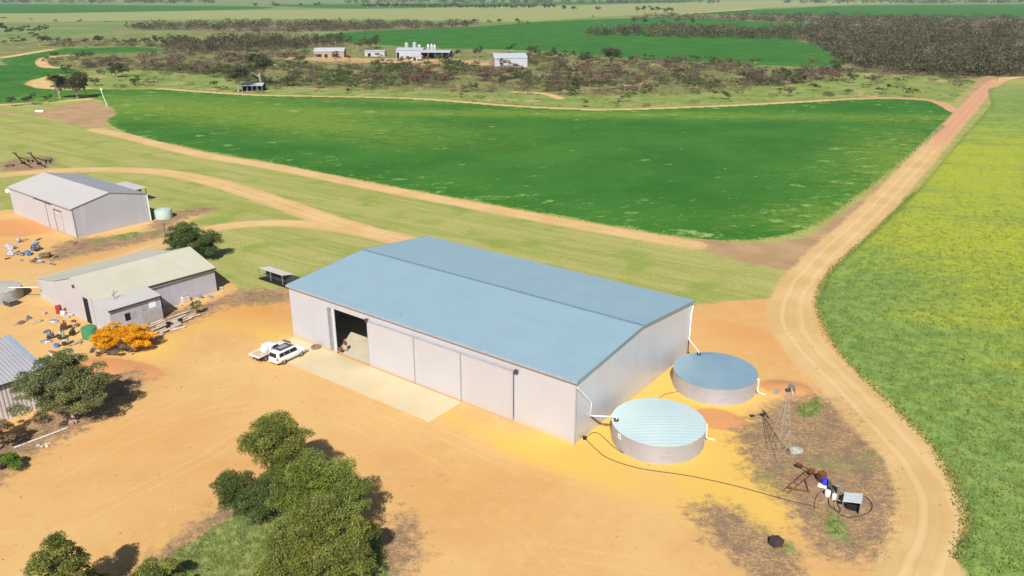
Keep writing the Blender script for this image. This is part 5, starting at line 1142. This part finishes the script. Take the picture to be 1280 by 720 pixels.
MB().box(-.28, .28, -.2, .2, .35, .75, bevel=.02).build('box', plain('rust_red_box', (.22, .07, .05), .7), tb_)
for s in (-1, 1): MB().tube([(-.25, s * .2, .14), (-.25, s * .2 + s * .05, .14)], .14, 12).build('wheel', M_TYRE, tb_); MB().tube([(.25, s * .18, 0), (.25, s * .18, .36)], .02, 6).build('leg', M_DARKSTEEL, tb_)
MB().tube([(.25, -.18, .75), (.35, -.18, 1.0), (.35, .18, 1.0), (.25, .18, .75)], .018, 6).build('handle', M_DARKSTEEL, tb_)
# ================================================================ WINDMILL AND SCRAP
M_RUST = plain('rusty_iron', (.16, .055, .03), .85, .2, .3, 5, (.26, .11, .05))
M_GALV = plain('old_galvanised', (.42, .38, .33), .55, .4, .15)
wb = G(974, 567); WH = 7.3
wm = tag(empty('windmill', (*wb, 0), R(12)), 'small lattice windmill tower with a round fan and tail standing in the brown weeds', 'windmill')
def L4(k, z_): s = .82 * (1 - z_ / WH) ** 1.2 + .05; return Vector((s * (1 if k in (0, 3) else -1), s * (1 if k in (0, 1) else -1), z_))
for k in range(4): MB().tube([L4(k, 0), L4(k, WH)], .028, 6).build('leg', M_GALV, wm)
zs = [.15, 1.4, 2.6, 3.7, 4.7, 5.5, 6.2]
for a, b_ in zip(zs, zs[1:]):
    q = MB()
    for k in range(4):
        q.tube([L4(k, a), L4((k + 1) % 4, a)], .013, 5); q.tube([L4(k, a), L4((k + 1) % 4, b_)], .008, 5)
    q.build('brace_bay', M_GALV, wm)
MB().tube([(0, 0, 0), (0, 0, WH)], .02, 6).build('pump_rod', M_GALV, wm)
hd = MB().box(-.3, .25, -.14, .14, WH, WH + .3, bevel=.03).build('gear_head', M_DARKSTEEL, wm)
fan = MB()
for k in range(18):
    Mx = Matrix.Translation((.42, 0, WH + .15)) @ Matrix.Rotation(k * math.pi / 9, 4, 'X') @ Matrix.Rotation(.5, 4, 'Z')
    fan.box(-.005, .005, -.085, .085, .22, .72, Mx)
fan.build('fan', M_STEEL, wm)
MB().tube([(.42 , .5 * math.cos(t), WH + .15 + .5 * math.sin(t)) for t in np.linspace(0, 2 * math.pi, 25)], .012, 5).tube([(.2, 0, WH + .15), (.5, 0, WH + .15)], .03, 6).build('fan_ring', M_GALV, wm)
MB().tube([(-.3, 0, WH + .15), (-1.1, 0, WH + .2)], .02, 6).prism([(-.95, 0, WH - .02), (-1.55, 0, WH - .12), (-1.55, 0, WH + .55), (-.95, 0, WH + .4)], (0, .01, 0)).build('tail_vane', M_STEEL, wm)
def frame_thing(name, label, cat, px, py, segs, r, mat, rz=0.0, base_z=0.0, rename=None):
    g = G(px, py); t = tag(empty(name, (*g, base_z), rz), label, cat)
    for nm, ss_ in segs.items():
        for s_ in ss_: MB().tube(s_, r, 6).build(nm, mat, t)
    return t
def lg(px, py, z_, o): w = G3(px, py, z_); return Vector((w.x - o[0], w.y - o[1], z_))
o = G(1002, 596)
fr_ = tag(empty('fallen_tower_frame', (*o, 0)), 'rusty red lattice frame lying on its side beside the windmill', 'scrap frame')
K = lambda x, y, z=0.06: lg(x, y, z, o)
for a, b_ in ((K(979, 613), K(1013, 585, .9)), (K(984, 617), K(1019, 590, .5)), (K(999, 580, .7), K(1016, 590, .9)), (K(1016, 590, .9), K(1019, 590, .4)), (K(1006, 598, .3), K(1011, 615)), (K(984, 609, .3), K(1011, 615))):
    MB().tube([a, b_], .06, 6).build('beam', M_RUST, fr_)
for t in (.2, .4, .6, .8): MB().tube([K(979, 613).lerp(K(1013, 585, .9), t), K(984, 617).lerp(K(1019, 590, .5), t)], .035, 6).build('rung', M_RUST, fr_)
MB().rock(K(999, 581, .5), (.35, .3, .4), 4, 2, .2).build('rusty_drum_head', M_RUST, fr_)
MB().rock(K(1015, 589, .7), (.38, .3, .35), 9, 2, .2).build('rusty_gear', M_RUST, fr_)
g0 = G(1026, 602); b = tag(empty('rusty_hopper', (*g0, 0), .4), 'rusty brown hopper with a bright blue front next to the fallen frame', 'hopper')
MB().prism([(-.3, -.25, .2), (.3, -.25, .2), (.4, -.3, 1.0), (-.4, -.3, 1.0)], (0, .55, .1)).build('bin', M_RUST, b)
MB().lathe([(.28, .15), (.32, .2), (.32, .65), (.28, .7)], 20, c=(-.1, -.62)).build('blue_tub', plain('bright_blue_plastic', (.03, .05, .62), .4), b, True)
for k in range(4): MB().tube([(-.27 if k % 2 else .27, -.22 if k < 2 else .22, 0), (-.27 if k % 2 else .27, -.22 if k < 2 else .22, .25)], .04, 6).build('leg', M_RUST, b)
for i, (px, py, lab, rr) in enumerate(((1034, 620, 'small white drum lying nearest the bright blue tub', .27), (1042, 624.5, 'small round white drum beside the pump shelter pipes', .21))):
    g0 = G(px, py); o_ = MB().lathe([(rr * .9, 0), (rr, .06), (rr, .55), (rr * .9, .6), (rr * .3, .64), (rr * .25, .7)], 18).build('white_drum', M_WHITEPIPE, None, True, (*g0, 0)); tag(o_, lab, 'drum')
# pump shelter: bent sheet roof on an open frame
g0 = G(1064, 636); ps = tag(empty('pump_shelter', (*g0, 0), R(-28)), 'grey white sheet metal pump shelter with dark open sides', 'pump shelter')
MB().prism([(-.8, -.8, 1.05), (.75, -.8, 1.35), (.75, .8, 1.35), (-.8, .8, 1.05)], (0, 0, .05)).build('roof', plain('shelter_roof', (.62, .66, .66), .5, .2), ps)
MB().prism([(.752, -.8, 0), (.752, .8, 0), (.752, .8, 1.4), (.752, -.8, 1.4)], (.05, 0, 0)).build('side_panel', M_STEEL, ps)
MB().box(-.75, .75, .70, .74, .1, 1.0).build('back_panel', M_DARKSTEEL, ps)
for xx, yy, hh2 in ((-.75, -.75, 1.05), (-.75, .75, 1.05), (.7, -.75, 1.33)): MB().tube([(xx, yy, 0), (xx, yy, hh2)], .04, 6).build('post', M_STEEL, ps)
MB().box(-.45, .45, -.35, .35, .05, .65, bevel=.06).build('pump', M_BLACK, ps); MB().tube([(-.5, 0, .5), (-1.4, .1, .5), (-1.5, .1, .1)], .06, 8).build('pipe', M_STEEL, ps)
g0 = G(1047, 618); pp_ = tag(empty('pipe_stand', (*g0, 0), R(-30)), 'grey pipe stand with leaning dark pipes left of the pump shelter', 'pipes')
MB().tube([(0, 0, 0), (0, 0, 1.1)], .12, 10).box(-.25, .25, -.2, .2, .9, 1.15).build('stand', M_STEEL, pp_)
MB().tube([(-1.0, .6, .9), (-.3, -.5, .1)], .13, 8).build('dark_pipe', M_DARKSTEEL, pp_); MB().tube([(.3, 0, .5), (.9, -.3, .35)], .06, 8).build('pipe', M_STEEL, pp_); MB().tube([(-.6, -.7, .1), (.5, -1.2, .12), (.9, -1.9, .1)], .05, 8).build('pipe', M_RUST, pp_)
MB().box(-1.9, -1.1, .3, .9, .02, .12).build('base_block', M_WHITEPIPE, pp_)
# hoses
M_HOSE = plain('black_poly_pipe', (.035, .03, .028), .6)
def hose(name, label, pts, r=.035, mat=None):
    w = [G(*p) for p in pts]; q = smooth_closed(w, 6, False); o = w[0]
    tag(MB().tube([(a[0] - o[0], a[1] - o[1], r + .012) for a in q], r, 6).build(name, mat or M_HOSE, None, True, (*o, 0)), label, 'hose')
hose('poly_pipe', 'long dark poly pipe running from the shed corner past the near tank to the windmill', [(731, 548), (745, 562), (762, 574), (800, 586), (860, 595), (920, 608), (985, 626), (1020, 634)])
hose('poly_pipe', 'short dark poly pipe looping from the shed corner to the base of the near tank', [(731, 548), (742, 541), (752, 545), (766, 558), (779, 567)])
hose('poly_pipe', 'thin dark pipe crossing the yellow sand between the two tanks', [(823, 499), (832, 493), (846, 490), (858, 489)], .03)
hose('hose_coil', 'large loose loop of dark hose around the pump shelter', [(1042, 633), (1046, 640), (1058, 647), (1072, 646), (1086, 641), (1090, 632), (1082, 622), (1068, 618)], .045)
hose('hose_coil', 'curved rusty hose arching left of the small white drums', [(1018, 637), (1019, 625), (1024, 617), (1034, 613), (1044, 614)], .045, M_RUST)
hose('hose_coil', 'dark hose curling in front of the small round white drum', [(1036, 620), (1036, 630), (1042, 637), (1050, 640), (1046, 628), (1052, 620)], .04)
g0 = G(731, 549); v_ = tag(empty('tap_stand', (*g0, 0)), 'small black valve box at the right front corner of the big shed', 'valve')
MB().box(-.2, .2, -.15, .15, 0, .35, bevel=.03).build('box', M_BLACK, v_); MB().tube([(0, 0, .3), (0, 0, .6)], .04, 6).build('valve_stem', M_STEEL, v_)
g0 = G(994, 566); tag(MB().rock((0, 0, .25), (.75, .55, .6), 5, 3, .18).build('grey_boulder', plain('grey_stone', (.34, .32, .27), .9, 0, .25), None, True, (*g0, 0)), 'rounded grey boulder at the foot of the windmill', 'boulder')
g0 = G(969, 682); tag(MB().box(-.5, .45, -.42, .42, 0, .75, Matrix.Rotation(.3, 4, 'Y'), .08).build('dark_crate', plain('dark_purple_brown', (.06, .035, .04), .7), None, False, (*g0, .05)), 'dark weathered crate lying alone in the weeds near the bottom', 'crate')
bpy.data.objects['dark_crate'].rotation_euler = (0, 0, R(25))
# ================================================================ LEFT SIDE THINGS
def poly_tank(name, label, px, py, r, h, m_, ridged=True):
    g = G(px, py); t = tag(empty(name, (g[0], g[1] + r * .6, 0)), label, 'tank')
    MB().lathe([(r, 0), (r, h * .95), (r * .97, h)], 32, caps=False).build('tank_wall', m_, t, True)
    MB().lathe([(r * .97, h + .002), (r * .5, h + .16), (.25, h + .24), (.25, h + .32), (0, h + .34)], 32, caps=False).build('tank_lid', m_, t, True); return t
M_POLYG = plain('pale_green_poly', (.40, .50, .42), .5, 0, .08); M_POLYD = plain('mid_green_poly', (.06, .22, .10), .45, 0, .1)
poly_tank('poly_tank', 'pale green round poly tank at the right corner of the weathered gabled shed', 202.5, 274, 1.75, 1.9, M_POLYG)
poly_tank('poly_tank', 'dark green round poly tank half hidden by the orange flowering bush', 110.5, 424, 1.0, 1.55, M_POLYD)
g0 = G(2, 379); ct_ = tag(empty('concrete_tank', (g0[0] - 1.5, g0[1] + 2.0, 0)), 'wide round low concrete water tank at the left edge', 'tank')
MB().lathe([(3.3, 0), (3.3, 1.7), (3.1, 1.75), (3.1, 1.55)], 48, caps=False).build('tank_wall', plain('tank_concrete', (.36, .33, .30), .85, 0, .15), ct_, True)
MB().lathe([(3.28, 1.76), (1.2, 2.05), (0, 2.1)], 40, caps=False).build('tank_cover', plain('cover_sheet', (.50, .48, .42), .6, .2), ct_, True)
a_, b_ = G3(11, 359.5, 1.9), G3(47, 359, 2.2); bb = b_ - a_
tag(MB().tube([(0, 0, 0), bb], .07, 8).build('white_pipe', M_WHITEPIPE, None, True, a_), 'thin white pipe spanning from the round concrete tank to the sage roofed shed', 'pipe')
g0 = G(14, 381); tr2 = tag(empty('small_trough', (*g0, 0), R(-30)), 'small grey roofed box standing in front of the round concrete tank', 'box')
MB().box(-.9, .9, -.6, .6, 0, .8).build('box', M_DARKSTEEL, tr2); MB().box(-1.0, 1.0, -.7, .7, .82, .9).build('lid', M_STEEL, tr2)
# rubbish piles by the gabled shed
M_WRAP = plain('pale_plastic_wrap', (.36, .36, .38), .5, .1, .2); M_BLUET = plain('blue_tarp', (.08, .17, .34), .5, 0, .3); M_SACK = plain('brown_sacking', (.16, .11, .08), .9, 0, .3); M_GREYJ = plain('grey_scrap', (.13, .14, .17), .6, .3, .3); M_REDJ = plain('dull_red_metal', (.33, .04, .04), .6)
M_TIMB0 = plain('broken_timber', (.40, .30, .20), .85, 0, .2, 3)
def lump(name, label, cat, px, py, mpx, hm, m_, seed, kind='bag', rz=0.0):
    g = G(px, py); w = mpx * mpp(px, py) / 2
    t = tag(empty(name, (*g, 0), rz), label, cat); q = random.Random(seed)
    if kind == 'bag':
        w *= 1.35
        for k in range(3): MB().rock((q.uniform(-.5, .5) * w, q.uniform(-.4, .4) * w, hm * .3), (w * q.uniform(.35, .6), w * q.uniform(.3, .5), hm * q.uniform(.35, .6)), seed + k, 3, .5).build('bag', m_, t)
        for k in range(4):
            a = q.uniform(0, 6.28); Mx = Matrix.Translation((q.uniform(-.9, .9) * w, q.uniform(-.7, .7) * w, hm * q.uniform(.1, .4))) @ Matrix.Rotation(a, 4, 'Z') @ Matrix.Rotation(q.uniform(-.6, .6), 4, 'X')
            MB().box(-w * q.uniform(.15, .5), w * .3, -w * .12, w * q.uniform(.05, .2), -.05, q.uniform(.05, .3), Mx).build('loose_sheet', q.choice([m_, M_STEEL, M_TIMB0, M_GREYJ]), t)
    elif kind == 'box':
        MB().box(-w, w, -w * .7, w * .7, 0, hm, None, .05).build('box', m_, t); MB().box(-w * .7, w * .7, -w * .5, w * .5, hm + .002, hm * 1.25, None, .04).build('cover', M_STEEL, t)
    elif kind == 'machine':
        MB().box(-w * .7, w * .7, -w * .35, w * .35, hm * .25, hm * .75, None, .05).build('body', m_, t)
        MB().tube([(-w * .9, 0, hm * .3), (w, 0, hm * .35)], .05, 6).build('draw_bar', M_RUST, t)
        for s in (-1, 1): MB().tube([(-w * .3, s * w * .4, hm * .3), (-w * .3, s * w * .55, hm * .3)], hm * .3, 14).build('wheel', M_TYRE, t); MB().tube([(w * .4, s * w * .3, hm * .1), (w * .5, s * w * .4, hm)], .05, 6).build('strut', M_RUST, t)
        MB().tube([(0, 0, hm * .7), (.1 * w, .1, hm * 1.1)], .09, 8).build('exhaust_stack', M_DARKSTEEL, t)
    return t
lump('wrapped_bale', 'large pale plastic wrapped bundle at the left end of the scrap pile', 'bundle', 12, 312, 9, 1.4, M_WRAP, 1); lump('wrapped_bale', 'pale wrapped bundle in front of the large one in the scrap pile', 'bundle', 19, 319, 11, 1.3, M_WRAP, 7)
lump('wrapped_bale', 'pale bundle at the top of the scrap pile near the gabled shed', 'bundle', 24, 303, 8, 1.2, M_WRAP, 12); lump('blue_tarp_heap', 'crumpled blue tarpaulin heap in the middle of the scrap pile', 'tarpaulin', 33, 319, 10, 1.0, M_BLUET, 20)
lump('dark_roll', 'dark grey rolled bundle behind the blue tarpaulin heap', 'bundle', 42, 313, 12, 1.5, M_GREYJ, 27); lump('sack_heap', 'heap of brown sacks at the right end of the scrap pile', 'sacks', 54, 323, 14, 1.0, M_SACK, 33)
lump('white_sack', 'white bag in front of the brown sacks', 'bag', 50, 329, 7, .9, M_WRAP, 38); lump('red_drum_heap', 'rusty red drum lying left of the white bag', 'drum', 44, 328, 5, .9, M_RUST, 40); lump('white_bin', 'small white container on the ground above the dark grey bundle', 'container', 44, 305, 5, .7, M_WRAP, 43, 'box', .4)
g0 = G(74.5, 391.5); rdm = tag(empty('red_fuel_drum', (*g0, 0)), 'dull red upright drum left of the dark doorway of the sage roofed shed', 'drum')
MB().lathe([(.42, 0), (.44, .05), (.42, .4), (.44, .5), (.42, .9), (.44, 1.2), (.40, 1.22)], 20).build('drum_wall', M_REDJ, rdm, True); MB().lathe([(.05, 1.225), (.06, 1.28), (0, 1.29)], 10, c=(.2, 0)).build('bung', M_DARKSTEEL, rdm)
for i, (px, py, s_, lab) in enumerate(((79, 393, 5, 'white box beside the dull red drum'), (83, 398, 6, 'pale crate nearest the doorway among the clutter by the wall'), (88, 396, 5, 'small white carton against the wall by the dark doorway'), (55, 393, 4, 'small white object alone on the sand left of the red drum'))):
    lump('pale_box', lab, 'box', px, py, s_, .55, (M_WHITEPIPE, plain('pale_crate', (.5, .45, .38), .7))[i % 2], 50 + i, 'box', i * .7)
lump('old_engine', 'rusty old engine with struts, topmost of the machinery group on the sand', 'machine', 81, 412, 9, 1.3, M_RUST, 60, 'machine', .4); lump('old_engine', 'dark squat machine nearest the dark green tank', 'machine', 92, 419, 7, 1.3, plain('brown_black', (.10, .06, .04), .8), 61, 'machine', 1.2)
lump('old_seeder', 'pale green and white machine in the middle of the machinery group', 'machine', 78, 424, 10, 1.5, plain('pale_green_paint', (.42, .48, .40), .6), 62, 'machine', -.3); lump('old_seeder', 'pale and black machine lowest of the machinery group', 'machine', 83, 431, 11, 1.1, plain('cream_paint', (.48, .45, .36), .6), 63, 'machine', .5)
lump('dark_plough', 'low dark plough left of the machinery group', 'machine', 64, 423, 11, .9, M_GREYJ, 64, 'machine', .2)
g0 = G(71, 434); tag(MB().lathe([(.3, 0), (.34, .5), (.30, .52), (.26, .1)], 16, caps=False).build('blue_bucket', plain('blue_bucket', (.10, .20, .62), .5), None, True, (*g0, 0)), 'small blue bucket on the sand below the pale green machine', 'bucket')
# timber pile by the orange bush
M_TIMB = plain('silver_timber', (.50, .40, .32), .85, 0, .2, 3)
TP = tag(empty('timber_pile', (*G(215, 403), 0)), 'low pile of old silvered posts and rails between the orange bush and the shed', 'timber')
ob = G(215, 403)
for k, (x1, y1, x2, y2, zz) in enumerate(((188, 418, 214, 408, .25), (190, 413, 222, 400, .3), (196, 408, 232, 394, .25), (205, 411, 240, 397, .2), (192, 423, 204, 417, .2), (218, 404, 244, 392, .3), (210, 398, 236, 389, .18), (184, 410, 206, 401, .2), (200, 416, 226, 405, .35), (226, 400, 250, 393, .2), (189, 405, 203, 400, .15), (212, 413, 232, 408, .12))):
    a, b_ = lg(x1, y1, zz, ob), lg(x2, y2, zz + .05, ob); MB().tube([a, b_], .12 + .03 * (k % 3), 7).build('log', M_TIMB, TP)
for k, (x1, y1) in enumerate(((211, 408), (211, 413), (226, 404))): a = lg(x1, y1, 0, ob); MB().box(a.x - .25, a.x + .25, a.y - .2, a.y + .2, 0, .7).build('dark_block', M_BLACK, TP)
for i, (px, py, s_, lab, kz) in enumerate(((232, 377, 10, 'pale concrete block with a grey lid against the long wall of the sage roofed shed', 'box'), (276, 361, 5, 'small pale lump at the right end corner of the sage roofed shed', 'bag'))):
    lump('wall_side_block', lab, 'block', px, py, s_, .9 if i == 0 else .5, plain('pale_block', (.52, .47, .40), .8), 70 + i, kz, R(51))
lump('sand_coloured_slab', 'low pale slab just left of the block by the long shed wall', 'slab', 221, 383, 10, .3, plain('pale_slab', (.55, .48, .36), .85), 75, 'box', R(51))
# fallen post and stones under the gum
a, b_ = G(18, 561), G(85, 536); tag(MB().tube([(0, 0, .14), (b_[0] - a[0], b_[1] - a[1], .14)], .12, 8, .09).build('fallen_post', plain('white_post', (.58, .52, .46), .8), None, True, (*a, 0)), 'long pale post lying on the ground under the gum tree', 'post')
STN = empty('stone_heap', (*G(58, 557), 0)); tag(STN, 'scattered heap of small pale stones below the long pale post', 'stones')
for k in range(9): MB().rock((random.uniform(-.9, .9), random.uniform(-.35, .35), .1), (.2, .16, .15), k, 1, .2).build('stone', M_TIMB, STN)
lump('tree_base_heap', 'pinkish heap of bark and rags at the foot of the gum tree', 'heap', 91, 529, 9, .5, plain('pink_brown', (.42, .25, .20), .85), 80)
lump('tarp_covered_load', 'pale tan covered load right of the ribbed shed', 'load', 71, 452, 12, 1.3, plain('tan_cover', (.58, .46, .34), .8), 81); lump('pale_rubble', 'pile of pale rubble partly hidden by the gum tree top', 'rubble', 78, 462, 16, .8, plain('pale_rubble', (.56, .50, .42), .85), 82)
# grain augers parked on the grass
def auger(label, base, tip, base2):
    o = G(*base); t = tag(empty('grain_auger', (*o, 0)), label, 'auger', 'grain augers parked on the pasture')
    tp = lg(tip[0], tip[1], 5.0, o); MB().tube([(0, 0, .4), tp], .19, 8).build('tube', M_DARKSTEEL, t, True)
    m1 = Vector((0, 0, .4)).lerp(tp, .62); w2 = lg(*base2, .35, o)
    for s in (-.6, .6): MB().tube([m1, w2 + Vector((s, 0, 0))], .07, 6).build('strut', M_DARKSTEEL, t); MB().tube([w2 + Vector((s - .1, 0, 0)), w2 + Vector((s + .1, 0, 0))], .38, 14).build('wheel', M_TYRE, t)
    MB().rock(tp, (.6, .3, .4), 3, 2, .1).build('spout', M_DARKSTEEL, t); MB().box(-.5, .5, -.4, .4, .1, .7, None, .05).build('hopper', M_DARKSTEEL, t)
auger('left one of the two dark grain augers raised on the pasture', (29, 205), (18, 191), (38, 201)); auger('right one of the two dark grain augers raised on the pasture', (49, 206), (37, 191), (60, 202))
lump('old_implement', 'low dark tined implement beside the grain augers', 'implement', 60, 201, 13, .9, M_SACK, 90, 'machine', .2); lump('old_implement', 'small dark implement at the left of the grain augers', 'implement', 12, 208, 14, .7, M_SACK, 91, 'machine', .1)
g0 = G(134, 133); tag(MB().tube([(0, 0, 0), (-1.7, .2, 7.6)], .12, 8).tube([(-1.6, .1, 6.8), (-.7, .1, 6.9)], .25, 8).build('leaning_pole', M_WHITEPIPE, None, True, (*g0, 0)), 'thin pale leaning pole at the corner of the dark crop', 'pole')
g0 = G(50, 140); tag(MB().box(-1.6, 1.6, -.5, .5, 0, .7, None, .1).build('water_trough', M_WHITEPIPE, None, False, (*g0, 0)), 'white water trough on the bare paddock', 'trough')
g0 = G(207, 295); tag(MB().tube([(0, 0, 0), (0, 0, 2.6)], .1, 8).build('wooden_post', M_BARKD, None, True, (*g0, 0)), 'dark wooden post left of the dense dark tree', 'post')
g0 = G(1246, 101); tag(MB().tube([(0, 0, 0), (0, 0, 3.4)], .14, 8).build('road_post', M_BARKD, None, True, (*g0, 0)), 'dark post where the far dirt road meets the woodland', 'post')
def far_fence(label, pts, step, mat=M_TIMB):
    w = smooth_closed([G(*p) for p in pts], 4, False); o = w[0]; t = tag(empty('wire_fence', (*o, 0)), label, 'fence'); d = 0; k = 0
    seg = np.linalg.norm(np.diff(w, axis=0), axis=1); cum = np.r_[0, seg.cumsum()]
    for s in np.arange(0, cum[-1], step):
        i = min(np.searchsorted(cum, s, 'right') - 1, len(seg) - 1); p = w[i] + (w[i + 1] - w[i]) * (s - cum[i]) / seg[i] - o
        MB().tube([(p[0], p[1], 0), (p[0], p[1], 1.25)], .06, 6).build('post', mat, t)
    for h in (.5, 1.1): MB().tube([(p[0] - o[0], p[1] - o[1], h) for p in w], .012, 4).build('wire', M_STEEL, t)
far_fence('old wire fence along the road side of the far bare strip', [(1128, 206), (1150, 184), (1176, 158)], 6.0)
# small stones and clods in the yard
M_CLOD = plain('red_clod', (.40, .22, .12), .9, 0, .2)
cl_ = MB()
for k in range(260):
    a, b_ = random.uniform(-60, 45), random.uniform(52, 120); w = np.array([[a, b_]])
    if zone('yard', w[:, 0], w[:, 1])[0] > 1 and not (-.5 < (np.array([a, b_]) - O1) @ EX < SL + .5 and -6.2 < (np.array([a, b_]) - O1) @ EY < SW + .5): cl_.rock((a, b_, .01), (random.uniform(.05, .14),) * 3, k, 1, .2)
tag(cl_.build('loose_stones', M_CLOD), kind='stuff')

# stray pieces of scrap lying about between the old sheds
SC = [(38, 327), (62, 328), (66, 331), (27, 326), (8, 324), (58, 318), (70, 322), (33, 300), (48, 300), (95, 306), (70, 398), (68, 402), (92, 402), (96, 408), (60, 415), (88, 408), (100, 428), (58, 428), (94, 430), (48, 402), (36, 398), (28, 404), (66, 441), (262, 372), (240, 380), (252, 372)]
for i, (px, py) in enumerate(SC):
    g_ = G(px, py); q = random.Random(i); t = tag(empty('scrap_piece', (*g_, 0), q.uniform(0, 6)), 'small stray piece of scrap lying on the sand by the old sheds', 'scrap', 'stray scrap between the old sheds')
    MB().rock((0, 0, .1), (q.uniform(.2, .6), q.uniform(.15, .4), q.uniform(.15, .35)), i, 2, .5).build('lump', q.choice([M_RUST, M_SACK, M_GREYJ, M_TIMB0, M_STEEL]), t)
    MB().tube([(-q.uniform(.3, 1.2), 0, .08), (q.uniform(.3, 1.2), q.uniform(-.5, .5), .1)], q.uniform(.03, .08), 6).build('bar', q.choice([M_RUST, M_TIMB0, M_STEEL]), t)
